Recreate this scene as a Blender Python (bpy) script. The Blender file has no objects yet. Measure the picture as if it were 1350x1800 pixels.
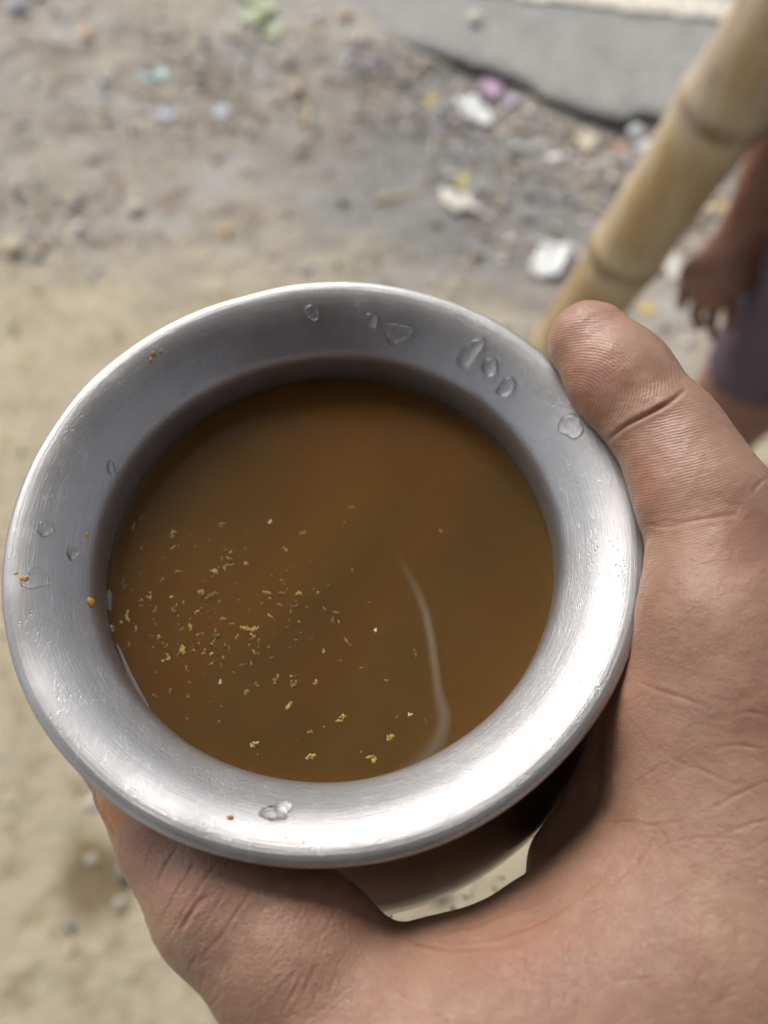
import bpy, bmesh, math, random
import numpy as np
from mathutils import Vector, Matrix
random.seed(7); RNG = np.random.default_rng(11)
SC = bpy.context.scene; COL = SC.collection
R = math.radians

# ------------------------------------------------------------------ camera, sky, sun, exposure
CAM_H = 1.30
PITCH = R(26.65)
FPX = 1360.0
cd = bpy.data.cameras.new('camera'); cam = bpy.data.objects.new('camera', cd); COL.objects.link(cam)
cam.location = (0, 0, CAM_H); cam.rotation_euler = (PITCH, 0, 0)
cd.sensor_fit = 'VERTICAL'; cd.sensor_height = 24.0; cd.lens = 24.0 * FPX / 1800.0
cd.clip_start = 0.01; cd.clip_end = 800
cd.dof.use_dof = True; cd.dof.focus_distance = 0.141; cd.dof.aperture_fstop = 6.0; cd.dof.aperture_blades = 0
SC.camera = cam

SUN_TO = Vector((-0.36, 0.66, 0.68)).normalized()
SUN_EL = math.asin(SUN_TO.z); SUN_AZ = math.atan2(SUN_TO.x, SUN_TO.y)
wd = bpy.data.worlds.new('World'); SC.world = wd; wd.use_nodes = True
wn = wd.node_tree; bg = wn.nodes['Background']
sky = wn.nodes.new('ShaderNodeTexSky'); sky.sky_type = 'NISHITA'; sky.sun_disc = False
sky.sun_elevation = SUN_EL; sky.sun_rotation = SUN_AZ; sky.dust_density = 4.0; sky.air_density = 1.0; sky.ozone_density = 1.0
hz = wn.nodes.new('ShaderNodeHueSaturation'); hz.inputs['Saturation'].default_value = 0.35
wn.links.new(sky.outputs[0], hz.inputs['Color']); wn.links.new(hz.outputs[0], bg.inputs[0]); bg.inputs[1].default_value = 0.15
sl = bpy.data.lights.new('sun', 'SUN'); sl.energy = 1.3; sl.angle = R(48); sl.color = (1.0, 0.95, 0.87)
so = bpy.data.objects.new('sun', sl); COL.objects.link(so); so.location = (0, 0, 4)
so.rotation_euler = (-SUN_TO).to_track_quat('-Z', 'Y').to_euler()
vs = SC.view_settings; vs.view_transform = 'Standard'; vs.look = 'None'; vs.gamma = 1.0; vs.use_curve_mapping = False
vs.exposure = 0.42
SC.render.engine = 'CYCLES'
SC.cycles.caustics_reflective = True; SC.cycles.max_bounces = 10; SC.cycles.use_denoising = True
SC.cycles.sample_clamp_indirect = 6.0; SC.cycles.blur_glossy = 0.5

CP, SP = math.cos(PITCH), math.sin(PITCH)
def W(px, py, d):
    """photo pixel + depth (m) -> world point"""
    x = (px - 675) / FPX * d; y = (py - 900) / FPX * d
    return np.array([x, -CP * y + SP * d, CAM_H - SP * y - CP * d])
def ray(px, py):
    return W(px, py, 1.0) - np.array([0, 0, CAM_H])
def G(px, py, z=0.0):
    r = ray(px, py); t = (z - CAM_H) / r[2]; return np.array([r[0] * t, r[1] * t, z])
def proj(P):
    P = np.asarray(P, float); q = P - np.array([0, 0, CAM_H])
    y = -CP * q[..., 1] - SP * q[..., 2]; d = SP * q[..., 1] - CP * q[..., 2]
    return 675 + FPX * q[..., 0] / d, 900 + FPX * y / d, d

# ------------------------------------------------------------------ helpers
def mesh_np(name, V, F):
    me = bpy.data.meshes.new(name)
    me.from_pydata([tuple(v) for v in V], [], [tuple(int(i) for i in f) for f in F]); me.update()
    return me
def link(name, me, mat=None, parent=None, smooth=True):
    o = bpy.data.objects.new(name, me); COL.objects.link(o)
    if mat is not None and not me.materials: me.materials.append(mat)
    if smooth: me.polygons.foreach_set('use_smooth', [True] * len(me.polygons))
    if parent is not None: o.parent = parent
    return o
def tag(o, label=None, cat=None, group=None, kind=None):
    if label: o['label'] = label
    if cat: o['category'] = cat
    if group: o['group'] = group
    if kind: o['kind'] = kind
    return o
def empty(name, loc=(0, 0, 0)):
    o = bpy.data.objects.new(name, None); COL.objects.link(o); o.location = loc; return o
def child(o, root):
    o.parent = root; o.matrix_parent_inverse = Matrix.Translation(root.location).inverted(); return o
def fattr(me, name, arr):
    a = me.attributes.new(name, 'FLOAT', 'POINT'); a.data.foreach_set('value', np.asarray(arr, np.float32))
def cattr(me, name, arr, dom='POINT'):
    a = me.attributes.new(name, 'FLOAT_COLOR', dom)
    c = np.ones((len(arr), 4), np.float32); c[:, :3] = arr; a.data.foreach_set('color', c.ravel())
def hash3(i, j, k, s):
    h = (i.astype(np.int64) * 374761393 + j.astype(np.int64) * 668265263 + k.astype(np.int64) * 2147483647 + s * 974711) & 0xffffffff
    h = ((h ^ (h >> 13)) * 1274126177) & 0xffffffff
    return ((h ^ (h >> 16)) & 0xffff) / 65535.0
def vnoise(P, s=0):
    P = np.asarray(P, float); i = np.floor(P).astype(np.int64); f = P - i; f = f * f * (3 - 2 * f)
    out = 0
    for a in (0, 1):
        for b in (0, 1):
            for c in (0, 1):
                w = (f[:, 0] if a else 1 - f[:, 0]) * (f[:, 1] if b else 1 - f[:, 1]) * (f[:, 2] if c else 1 - f[:, 2])
                out = out + w * hash3(i[:, 0] + a, i[:, 1] + b, i[:, 2] + c, s)
    return out * 2 - 1
def fbm(P, n=4, s=0):
    P = np.asarray(P, float); o = 0; a = 1; t = 0
    for q in range(n):
        o = o + a * vnoise(P * 2 ** q + 17.3 * q, s + q); t += a; a *= .5
    return o / t
def catmull(pts, n=8):
    pts = np.array(pts, float); P = np.vstack([2 * pts[0] - pts[1], pts, 2 * pts[-1] - pts[-2]]); out = []
    for i in range(1, len(P) - 2):
        p0, p1, p2, p3 = P[i - 1:i + 3]
        for t in np.linspace(0, 1, n, endpoint=False):
            out.append(.5 * (2 * p1 + (p2 - p0) * t + (2 * p0 - 5 * p1 + 4 * p2 - p3) * t * t + (3 * p1 - p0 - 3 * p2 + p3) * t ** 3))
    out.append(pts[-1]); return np.array(out)

class NT:
    """tiny node-tree builder"""
    def __init__(s, name):
        s.m = bpy.data.materials.new(name); s.m.use_nodes = True; s.t = s.m.node_tree; s.b = s.t.nodes['Principled BSDF']
    def n(s, typ, **kw):
        nd = s.t.nodes.new('ShaderNode' + typ)
        for k, v in kw.items():
            if k.startswith('i_'):
                key = k[2:]; key = int(key) if key.isdigit() else key.replace('_', ' ')
                s.put(nd.inputs[key], v)
            else: setattr(nd, k, v)
        return nd
    def put(s, sock, v):
        if isinstance(v, bpy.types.NodeSocket): s.t.links.new(v, sock)
        elif isinstance(v, tuple) and len(v) == 3 and sock.type == 'RGBA': sock.default_value = (*v, 1)
        else: sock.default_value = v
    def set(s, **kw):
        for k, v in kw.items(): s.put(s.b.inputs[k.replace('_', ' ')], v)
    def math(s, op, a, b=0.0, c=None, clamp=False):
        nd = s.t.nodes.new('ShaderNodeMath'); nd.operation = op; nd.use_clamp = clamp; s.put(nd.inputs[0], a); s.put(nd.inputs[1], b)
        if c is not None: s.put(nd.inputs[2], c)
        return nd.outputs[0]
    def mix(s, f, a, b, mode='MIX'):
        nd = s.t.nodes.new('ShaderNodeMix'); nd.data_type = 'RGBA'; nd.blend_type = mode
        s.put(nd.inputs[0], f); s.put(nd.inputs[6], a); s.put(nd.inputs[7], b); return nd.outputs[2]
    def attr(s, name, out='Fac'):
        nd = s.n('Attribute'); nd.attribute_name = name; return nd.outputs[out]
    def pos(s, obj=True):
        return s.n('TexCoord').outputs['Object'] if obj else s.n('NewGeometry').outputs['Position']
    def noise(s, vec, scale, detail=4.0, rough=.55, dist=0.0, out=0):
        nd = s.n('TexNoise'); s.put(nd.inputs['Vector'], vec); nd.inputs['Scale'].default_value = scale
        nd.inputs['Detail'].default_value = detail; nd.inputs['Roughness'].default_value = rough; nd.inputs['Distortion'].default_value = dist
        return nd.outputs[out]
    def vor(s, vec, scale, feat='F1', out='Distance', rnd=1.0):
        nd = s.n('TexVoronoi'); nd.feature = feat; s.put(nd.inputs['Vector'], vec); nd.inputs['Scale'].default_value = scale
        nd.inputs['Randomness'].default_value = rnd
        return nd.outputs[out]
    def ramp(s, f, *st):
        nd = s.n('ValToRGB'); e = nd.color_ramp.elements
        while len(e) < len(st): e.new(.5)
        for el, (p, c) in zip(e, st):
            el.position = p; el.color = (*c, 1) if isinstance(c, tuple) else (c, c, c, 1)
        s.put(nd.inputs[0], f); return nd.outputs[0]
    def smooth(s, v, lo, hi):
        nd = s.n('MapRange'); nd.interpolation_type = 'SMOOTHSTEP'; s.put(nd.inputs[0], v)
        s.put(nd.inputs[1], lo); s.put(nd.inputs[2], hi); return nd.outputs[0]
    def bump(s, h, strength, dist, prev=None):
        nd = s.n('Bump'); s.put(nd.inputs['Height'], h); s.put(nd.inputs['Strength'], strength); s.put(nd.inputs['Distance'], dist)
        if prev is not None: s.put(nd.inputs['Normal'], prev)
        return nd.outputs[0]
    def scalevec(s, v, sc, rot=(0, 0, 0)):
        nd = s.n('Mapping'); s.put(nd.inputs[0], v); nd.inputs['Scale'].default_value = sc; nd.inputs['Rotation'].default_value = rot; return nd.outputs[0]
def simple(name, col, rough=.7, var=.18, scale=60., bump=.3, bd=.002, spec=.3, metallic=0):
    m = NT(name); p = m.pos(); f = m.noise(p, scale, 5)
    a = tuple(c * (1 - var) for c in col); b = tuple(min(1, c * (1 + var)) for c in col)
    m.set(Base_Color=m.mix(f, a, b), Roughness=rough, Specular_IOR_Level=spec, Metallic=metallic)
    m.set(Normal=m.bump(m.noise(p, scale * 3, 5), bump, bd)); return m.m

# ------------------------------------------------------------------ implicit surfaces
def rc_sdf(P, a, b, ra, rb):
    """round cone distance"""
    ba = b - a; l = np.linalg.norm(ba)
    if l < 1e-9: return np.linalg.norm(P - a, axis=-1) - max(ra, rb)
    t = np.clip(((P - a) @ ba) / (l * l), 0, 1)
    return np.linalg.norm(P - a - t[..., None] * ba, axis=-1) - (ra + (rb - ra) * t)
def smin(a, b, k):
    h = np.clip(.5 + .5 * (b - a) / k, 0, 1)
    return b + (a - b) * h - k * h * (1 - h)
class Field:
    def __init__(s): s.pr = []; s.clip = None
    def cone(s, a, b, ra, rb, k): s.pr.append((np.array(a, float), np.array(b, float), ra, rb, k))
    def chain(s, pts, k, k0=None):
        """pts: list of (xyz, r)"""
        for q in range(len(pts) - 1):
            s.cone(pts[q][0], pts[q + 1][0], pts[q][1], pts[q + 1][1], (k0 if (q == 0 and k0) else k))
    def __call__(s, P):
        d = None
        for a, b, ra, rb, k in s.pr:
            e = rc_sdf(P, a, b, ra, rb); d = e if d is None else smin(d, e, k)
        return d if s.clip is None else np.maximum(d, s.clip(P))
    def mesh(s, h, pad=None, project=True):
        pad = pad or 4 * h
        lo = np.min([np.minimum(a - ra, b - rb) for a, b, ra, rb, k in s.pr], axis=0) - pad
        hi = np.max([np.maximum(a + ra, b + rb) for a, b, ra, rb, k in s.pr], axis=0) + pad
        n = np.ceil((hi - lo) / h).astype(int) + 1
        ax = [lo[i] + h * np.arange(n[i]) for i in range(3)]
        D = np.full(n, 1.0)
        for a, b, ra, rb, k in s.pr:
            m = k + 3 * h
            l = np.minimum(a - ra, b - rb) - m; u = np.maximum(a + ra, b + rb) + m
            sl = tuple(slice(max(0, int((l[i] - lo[i]) / h)), min(n[i], int((u[i] - lo[i]) / h) + 2)) for i in range(3))
            P = np.stack(np.meshgrid(ax[0][sl[0]], ax[1][sl[1]], ax[2][sl[2]], indexing='ij'), -1)
            D[sl] = smin(D[sl], rc_sdf(P, a, b, ra, rb), k)
        if s.clip is not None:
            P = np.stack(np.meshgrid(*ax, indexing='ij'), -1); D = np.maximum(D, s.clip(P))
        V, F = surface_nets(D, lo, h)
        if project:
            for _ in range(2):
                e = h * .1; g = np.zeros_like(V)
                for i in range(3):
                    dv = np.zeros(3); dv[i] = e; g[:, i] = (s(V + dv) - s(V - dv)) / (2 * e)
                gl = np.linalg.norm(g, axis=1, keepdims=True); gl[gl < .3] = 1
                V = V - np.clip(s(V), -h, h)[:, None] * g / gl ** 2
        return V, F
def surface_nets(D, lo, h):
    S = D < 0; n = np.array(D.shape)
    acc = np.zeros((*(n - 1), 3)); cnt = np.zeros(n - 1)
    cs = [(a, b, c) for a in (0, 1) for b in (0, 1) for c in (0, 1)]
    def sub(A, c): return A[c[0]:n[0] - 1 + c[0], c[1]:n[1] - 1 + c[1], c[2]:n[2] - 1 + c[2]]
    for c in cs:
        for axn in range(3):
            if c[axn] == 0:
                e = list(c); e[axn] = 1
                d0, d1 = sub(D, c), sub(D, e); m = (d0 < 0) != (d1 < 0)
                t = np.where(m, d0 / np.where(m, d0 - d1, 1), 0)
                for q in range(3):
                    acc[..., q] += np.where(m, c[q] + (t if q == axn else 0), 0)
                cnt += m
    act = cnt > 0; idx = np.full(act.shape, -1, np.int64); idx[act] = np.arange(act.sum())
    ii = np.argwhere(act); V = lo + h * (ii + acc[act] / cnt[act][:, None])
    F = []
    for axn in range(3):
        o = [q for q in range(3) if q != axn]
        s0 = [slice(None)] * 3; s1 = [slice(None)] * 3; s0[axn] = slice(0, -1); s1[axn] = slice(1, None)
        m = S[tuple(s0)] != S[tuple(s1)]
        I = np.argwhere(m); ok = (I[:, o[0]] > 0) & (I[:, o[1]] > 0) & (I[:, o[0]] < n[o[0]] - 1) & (I[:, o[1]] < n[o[1]] - 1); I = I[ok]
        fl = S[tuple(I.T)]
        def at(da, db):
            J = I.copy(); J[:, o[0]] -= da; J[:, o[1]] -= db; return idx[tuple(J.T)]
        q = np.stack([at(1, 1), at(0, 1), at(0, 0), at(1, 0)], 1)
        flip = fl if axn != 1 else ~fl
        q[~flip] = q[~flip][:, ::-1]; F.append(q)
    return V, np.vstack(F)
def subdivide(me, lv):
    o = bpy.data.objects.new('tmp', me); COL.objects.link(o)
    md = o.modifiers.new('s', 'SUBSURF'); md.levels = lv; md.render_levels = lv
    dg = bpy.context.evaluated_depsgraph_get(); dg.update()
    m2 = bpy.data.meshes.new_from_object(o.evaluated_get(dg)); bpy.data.objects.remove(o); return m2

# ------------------------------------------------------------------ ground, road
def road_edge_y(x):
    return np.interp(x, XE, YE)
_re = [G(px, py + 6, .03) for px, py in ((-500, -60), (200, 0), (520, 40), (700, 66), (780, 84), (850, 108), (900, 132), (960, 160), (1050, 186), (1180, 206), (1350, 235), (1800, 300))]
XE = np.array([p[0] for p in _re]); YE = np.array([p[1] for p in _re])
def axis_coords(lo, hi, step, far):
    c = list(np.arange(lo, hi, step)); s = step
    a = hi; b = lo; up = []; dn = []
    while a < far: s *= 1.25; a += s; up.append(a)
    s = step
    while b > -far: s *= 1.25; b -= s; dn.append(b)
    return np.array(dn[::-1] + c + up)
def soil_z(x, y):
    P = np.c_[x, y, np.zeros_like(x)]
    z = .010 * fbm(P * 3.2, 3, 1) + .006 * fbm(P * 14, 3, 5) + .0035 * fbm(P * 60, 3, 9)
    rough = np.clip((y - 1.15) / .3, 0, 1)
    z = z + rough * .006 * np.abs(fbm(P * 34, 3, 21))
    near = np.exp(-((y - (road_edge_y(x) - .12)) / .14) ** 2)
    z = z + near * .020 * fbm(P * 7, 3, 44)
    z = z - .010 * near * np.clip((x - .0) / .2, 0, 1)
    left = np.clip((.24 - x) / .3, 0, 1); z = z + .040 * left * np.clip((y - 1.6) / .4, 0, 1)
    return z * np.exp(-np.maximum(0, np.hypot(x, y - 1) - 6) / 8) + .0
gx = axis_coords(-1.9, 1.9, .013, 300); gy = axis_coords(-.5, 2.7, .013, 300)
X, Y = np.meshgrid(gx, gy, indexing='ij'); xf, yf = X.ravel(), Y.ravel()
zf = soil_z(xf, yf)
under = yf > road_edge_y(xf) + .10
zf = np.where(under, np.minimum(zf, .012), zf)
nx, ny = len(gx), len(gy)
I = (np.arange(nx - 1)[:, None] * ny + np.arange(ny - 1)[None]).ravel()
me = mesh_np('ground', np.c_[xf, yf, zf], np.c_[I, I + ny, I + ny + 1, I + 1])
m = NT('soil'); p = m.pos(); sep = m.n('SeparateXYZ', i_0=p)
wob = m.math('MULTIPLY_ADD', m.noise(p, 3.2, 5), .62, -.31)
xr = m.math('MULTIPLY', m.smooth(sep.outputs[0], -.15, .55), .34)
yy = m.math('ADD', m.math('ADD', sep.outputs[1], wob), xr)
gm = m.smooth(yy, 1.14, 1.40)
sand = m.mix(m.noise(p, 7, 8, .62), (.42, .36, .25), (.57, .50, .365))
sand = m.mix(m.math('MULTIPLY', m.smooth(m.noise(p, 22, 6, .7), .48, .66), .85), sand, (.33, .265, .165))
sand = m.mix(m.math('MULTIPLY', m.smooth(m.noise(p, 41, 4, .6), .52, .68), .7), sand, (.55, .50, .37))
grav = m.mix(m.noise(p, 9, 9, .68), (.29, .25, .195), (.52, .475, .40))
grav = m.mix(m.math('MULTIPLY', m.smooth(m.noise(m.scalevec(p, (1, 2.2, 1)), 11, 7, .66), .50, .66), .75), grav, (.18, .145, .11))
grav = m.mix(m.math('MULTIPLY', m.smooth(m.noise(m.scalevec(p, (1, 1.5, 1)), 4.2, 6, .6), .5, .63), .75), grav, (.44, .435, .41))
vc = m.vor(p, 75, out='Color'); speck = m.math('MULTIPLY', m.smooth(m.vor(p, 75), .36, .22), .42)
hsv = m.n('HueSaturation', i_Saturation=.45, i_Value=.62, i_Color=vc)
grav = m.mix(speck, grav, hsv.outputs[0])
pc = m.n('VectorMath', operation='DISTANCE', i_0=m.n('VectorMath', operation='ADD', i_0=p, i_1=m.n('VectorMath', operation='SCALE', i_0=m.noise(p, 5, 6, .6, out=1), i_Scale=.5).outputs[0]).outputs[0], i_1=tuple(G(790, 330) + np.array([.25, .25, .25])))
grav = m.mix(m.math('MULTIPLY', m.smooth(pc.outputs['Value'], .55, .2), .85), grav, m.mix(m.noise(p, 18, 6, .7), (.165, .165, .16), (.35, .345, .33)))
dk = m.math('MULTIPLY', m.smooth(m.noise(m.scalevec(p, (1, 2.6, 1)), 6.5, 8, .7), .52, .66), .6)
grav = m.mix(dk, grav, (.17, .14, .11))
col = m.mix(gm, sand, grav)
dampc = G(165, 1545)
dv = m.n('VectorMath', operation='DISTANCE', i_0=m.n('VectorMath', operation='ADD', i_0=p, i_1=m.n('VectorMath', operation='SCALE', i_0=m.noise(p, 14, 4, out=1), i_Scale=.07).outputs[0]).outputs[0], i_1=tuple(dampc + np.array([.035, .035, .035])))
damp = m.smooth(dv.outputs['Value'], .085, .03)
col = m.mix(m.math('MULTIPLY', damp, .85), col, (.17, .12, .06))
m.set(Base_Color=col, Roughness=.92, Specular_IOR_Level=.2)
b1 = m.bump(m.noise(p, 60, 8, .7), .8, .012); b2 = m.bump(m.vor(p, 140), .4, .004, b1); m.set(Normal=b2)
tag(link('ground', me, m.m), kind='structure')

# road slab: ragged broken edge, worn white line
rx = np.r_[-120, -40, -12, -5, np.arange(-2.4, 2.6, .02), 5, 12, 40, 120]
def ragged(x):
    P = np.c_[x, 0 * x, 0 * x]
    return road_edge_y(np.clip(x, XE[0], XE[-1])) + .034 * fbm(P * 9, 3, 31) + .016 * fbm(P * 45, 2, 37)
ry = ragged(rx); V = []; F = []
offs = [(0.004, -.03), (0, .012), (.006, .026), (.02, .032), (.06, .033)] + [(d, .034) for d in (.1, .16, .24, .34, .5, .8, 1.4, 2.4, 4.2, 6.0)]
for x, y in zip(rx, ry):
    for d, z in offs:
        zz = z + (.0035 * vnoise(np.array([[x * 40, (y + d) * 40, 3.]]), 2)[0] if z > .02 and d < .5 else 0)
        V.append((x, y + d + (.003 * vnoise(np.array([[x * 60, z * 300, 1.]]), 4)[0]), zz))
no = len(offs)
for i in range(len(rx) - 1):
    for j in range(no - 1):
        a = i * no + j; F.append((a, a + no, a + no + 1, a + 1))
me = mesh_np('road', V, F)
m = NT('asphalt'); p = m.pos()
c = m.mix(m.noise(p, 3, 6, .6), (.31, .305, .285), (.44, .43, .40))
c = m.mix(m.math('MULTIPLY', m.smooth(m.noise(p, 14, 8, .72), .5, .66), .6), c, (.22, .215, .20))
c = m.mix(m.math('MULTIPLY', m.smooth(m.vor(p, 60), .25, .5), .4), c, (.19, .185, .175))
c = m.mix(m.math('MULTIPLY', m.smooth(m.noise(p, 40, 4), .62, .75), .4), c, (.5, .48, .43))
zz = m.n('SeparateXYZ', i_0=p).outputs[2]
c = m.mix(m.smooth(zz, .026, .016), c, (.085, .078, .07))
m.set(Base_Color=c, Roughness=.85, Specular_IOR_Level=.3, Normal=m.bump(m.vor(p, 150), .7, .006))
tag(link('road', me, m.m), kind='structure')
# painted line, chipped
la, lb = G(560, -36), G(1285, 46)
ld = (lb - la); ll = np.linalg.norm(ld[:2]); ld /= ll; ln = np.array([-ld[1], ld[0], 0])
bm = bmesh.new()
def chip(s, side): return .011 * vnoise(np.array([[s * 38, side * 7., 0.]]), 51)[0] + .006 * vnoise(np.array([[s * 120, side * 3., 0.]]), 53)[0]
prev = None
for s in np.arange(-1.6, ll + 1.6, .012):
    e = 1.0
    q = la + ld * s
    a = q + ln * (-.046 + chip(s, 0)); b = q + ln * (.046 + chip(s, 1))
    cur = (bm.verts.new((a[0], a[1], .0415)), bm.verts.new((b[0], b[1], .0415)))
    if prev: bm.faces.new((prev[0], cur[0], cur[1], prev[1]))
    prev = cur
me = bpy.data.meshes.new('road_line'); bm.to_mesh(me); bm.free()
m = NT('line_paint'); p = m.pos()
c = m.mix(m.smooth(m.noise(p, 60, 6, .7), .40, .56), (.40, .385, .35), (.76, .70, .55))
m.set(Base_Color=c, Roughness=.7, Normal=m.bump(m.vor(p, 150), .4, .004))
tag(link('road_marking', me, m.m), kind='structure')

# gravel and grit, uncountable: one object
def rock(rad, seed, sub=1):
    bm = bmesh.new(); bmesh.ops.create_icosphere(bm, subdivisions=sub, radius=1)
    v = np.array([q.co[:] for q in bm.verts]); f = [[w.index for w in q.verts] for q in bm.faces]; bm.free()
    v = v * (1 + .38 * vnoise(v * 1.3 + seed * 9.1, seed))[:, None]
    v = v * np.array([1, .62 + .38 * random.random(), .45 + .3 * random.random()]) * rad
    a = random.random() * 6.28; ca, sa = math.cos(a), math.sin(a)
    return v @ np.array([[ca, sa, 0], [-sa, ca, 0], [0, 0, 1]]), f
protos = [rock(1, s) for s in range(12)]
V = []; F = []; Cc = []
pal = [(.72, .70, .64), (.66, .50, .34), (.30, .34, .40), (.13, .115, .10), (.50, .34, .16), (.40, .36, .30), (.27, .26, .25), (.52, .48, .42), (.46, .33, .22), (.36, .38, .40), (.62, .58, .50), (.42, .25, .15), (.20, .18, .16), (.58, .46, .28)]
nv = 0; n_put = 0
while n_put < 7000:
    x = random.uniform(-1.75, 1.75); y = random.uniform(-.25, 2.45)
    dens = .03 + .42 * min(1, max(0, (y + max(0, x) * .4 - 1.15) / .3)) * (.12 + .88 * (vnoise(np.array([[x * 2.2, y * 5, 0.]]), 71)[0] > .05))
    ed = road_edge_y(x) - y
    if 0 < ed < .35 and x > -.1: dens += .95
    if ed < .03 or random.random() > dens: continue
    s = random.lognormvariate(-5.15, .5); s = min(s, .017)
    v, f = protos[n_put % 12]; z = soil_z(np.array([x]), np.array([y]))[0]
    V.append(v * s + (x, y, z + s * .22)); F += [[i + nv for i in q] for q in f]
    c = np.array(random.choice(pal)) * random.uniform(.75, 1.15); c = c * .65 + c.mean() * .35; Cc.append(np.tile(c, (len(v), 1))); nv += len(v); n_put += 1
V = np.vstack(V); me = mesh_np('gravel', V, F); cattr(me, 'tint', np.vstack(Cc))
m = NT('grit'); m.set(Base_Color=m.attr('tint', 'Color'), Roughness=.75, Normal=m.bump(m.noise(m.pos(), 300, 3), .4, .002))
tag(link('gravel', me, m.m), 'loose grit and pebbles scattered over the soil and road shoulder', 'gravel', kind='stuff')

# ------------------------------------------------------------------ litter on the ground
def gz(px, py):
    q = G(px, py, .004); q[2] = soil_z(q[:1], q[1:2])[0]
    if q[1] > road_edge_y(q[0]) + .02: q[2] = .036
    return q
def px2m(px, py):
    q = G(px, py); return np.linalg.norm(q - np.array([0, 0, CAM_H])) / FPX
def place(o, px, py, rot=None, dz=0.):
    q = gz(px, py); o.location = (q[0], q[1], q[2] + dz); o.rotation_euler = (0, 0, random.random() * 6.28 if rot is None else rot); return o
def crumple(w, l, amp, seed, n=13):
    u = np.linspace(-.5, .5, n); U, Vv = np.meshgrid(u, u, indexing='ij'); U = U.ravel(); Vv = Vv.ravel()
    P = np.c_[U * 3.1, Vv * 3.1, 0 * U + seed]
    rr = 1 + .32 * vnoise(np.c_[np.arctan2(Vv, U) * 1.6, 0 * U, 0 * U + seed * 3.3], seed)
    rid = 1 - np.abs(vnoise(P * 1.1, seed)) * 2
    z = amp * (rid * .6 + .5 * (1 - np.abs(vnoise(P * 2.3, seed + 3))) + .5 * (U * U + Vv * Vv) * 2)
    x = U * w * rr + .10 * w * vnoise(P * 1.4, seed + 5); y = Vv * l * rr + .10 * l * vnoise(P * 1.4, seed + 6)
    z = z - z.min() + .001
    I = (np.arange(n - 1)[:, None] * n + np.arange(n - 1)[None]).ravel()
    me = mesh_np('sheet', np.c_[x, y, z], np.c_[I, I + n, I + n + 1, I + 1]); return me
MAT = {}
def flatmat(key, col, rough=.6, var=.12):
    if key not in MAT: MAT[key] = simple(key, col, rough, var, 120, .3, .001, .35)
    return MAT[key]
def scrap(name, px, py, wpx, hpx, amp, mat, label, cat, seed, rot=None):
    k = px2m(px, py); me = crumple(wpx * k, hpx * k * 1.25, amp, seed)
    o = link(name, me, mat); o.scale = (.9, .9, .9); sd = o.modifiers.new('thick', 'SOLIDIFY'); sd.thickness = .0006
    place(o, px, py, rot if rot is not None else random.uniform(-.5, .5)); tag(o, label, cat); return o
paper = flatmat('white_paper', (.74, .75, .73)); cream = flatmat('cream_paper', (.70, .67, .58))
scrap('paper_scrap', 833, 197, 44, 52, .018, paper, 'crumpled white paper lying below the pink wrapper near the road edge', 'paper', 1, .4)
scrap('paper_scrap', 966, 460, 54, 58, .018, paper, 'large crumpled white paper on grey soil left of the bamboo post', 'paper', 2, -.4)
scrap('paper_scrap', 810, 358, 46, 40, .014, cream, 'crumpled cream paper in the middle of the grey soil', 'paper', 3, .1)
scrap('plastic_scrap', 275, 146, 42, 24, .006, flatmat('turquoise', (.38, .56, .57)), 'flat turquoise plastic scrap on the brown soil', 'plastic scrap', 4, .0)
scrap('wrapper', 864, 150, 40, 32, .010, flatmat('pink_foil', (.55, .38, .52), .5), 'pink sweet wrapper above the white paper by the road edge', 'wrapper', 5, -.5)
scrap('wrapper', 896, 169, 26, 20, .006, flatmat('lilac_foil', (.50, .42, .55), .4), 'dull lilac wrapper scrap right of the pink wrapper', 'wrapper', 6)
scrap('wrapper', 752, 174, 26, 20, .006, flatmat('yellow_foil', (.52, .40, .16), .6), 'mustard yellow wrapper scrap left of the white paper', 'wrapper', 7)
scrap('plastic_scrap', 294, 213, 28, 20, .005, flatmat('lavender', (.45, .46, .54)), 'small lavender plastic scrap below the turquoise scrap', 'plastic scrap', 8)
scrap('paper_scrap', 393, 204, 22, 20, .006, flatmat('blue_white', (.60, .63, .70)), 'small bluish white paper bit on brown soil', 'paper', 9)
scrap('leaf_scrap', 55, 157, 32, 18, .005, flatmat('pale_green', (.44, .46, .33)), 'pale green leaf scrap at the left of the soil', 'leaf', 10, .5)
scrap('leaf_scrap', 813, 316, 18, 22, .004, flatmat('leaf_yellow', (.58, .48, .14)), 'small yellow leaf above the cream paper', 'leaf', 11)
scrap('leaf_scrap', 395, 405, 22, 20, .004, flatmat('leaf_orange', (.45, .28, .13)), 'small orange brown leaf on the brown soil', 'leaf', 12)
scrap('paper_scrap', 1136, 250, 24, 18, .006, flatmat('grey_paper', (.62, .62, .66)), 'greyish paper bit touching the left side of the bamboo post', 'paper', 13)
scrap('paper_scrap', 1030, 238, 36, 34, .010, flatmat('beige_paper', (.56, .50, .38)), 'beige paper lump below the broken road edge', 'paper', 14)
scrap('leaf_scrap', 1090, 248, 18, 16, .004, flatmat('leaf_rust', (.52, .24, .10)), 'rusty orange leaf bit right of the beige paper lump', 'leaf', 15)
scrap('leaf_scrap', 1268, 362, 54, 18, .004, flatmat('leaf_tan', (.58, .40, .18)), 'long tan dry leaf between the bamboo post and the forearm', 'leaf', 16, .1)
scrap('paper_scrap', 1180, 462, 46, 42, .008, flatmat('ash_paper', (.56, .54, .46)), 'dusty pale paper on the soil left of the hanging hand', 'paper', 17, .7)
scrap('leaf_scrap', 1140, 538, 26, 16, .004, flatmat('leaf_gold', (.62, .46, .13)), 'golden leaf bit just above the raised index finger', 'leaf', 18)
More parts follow.
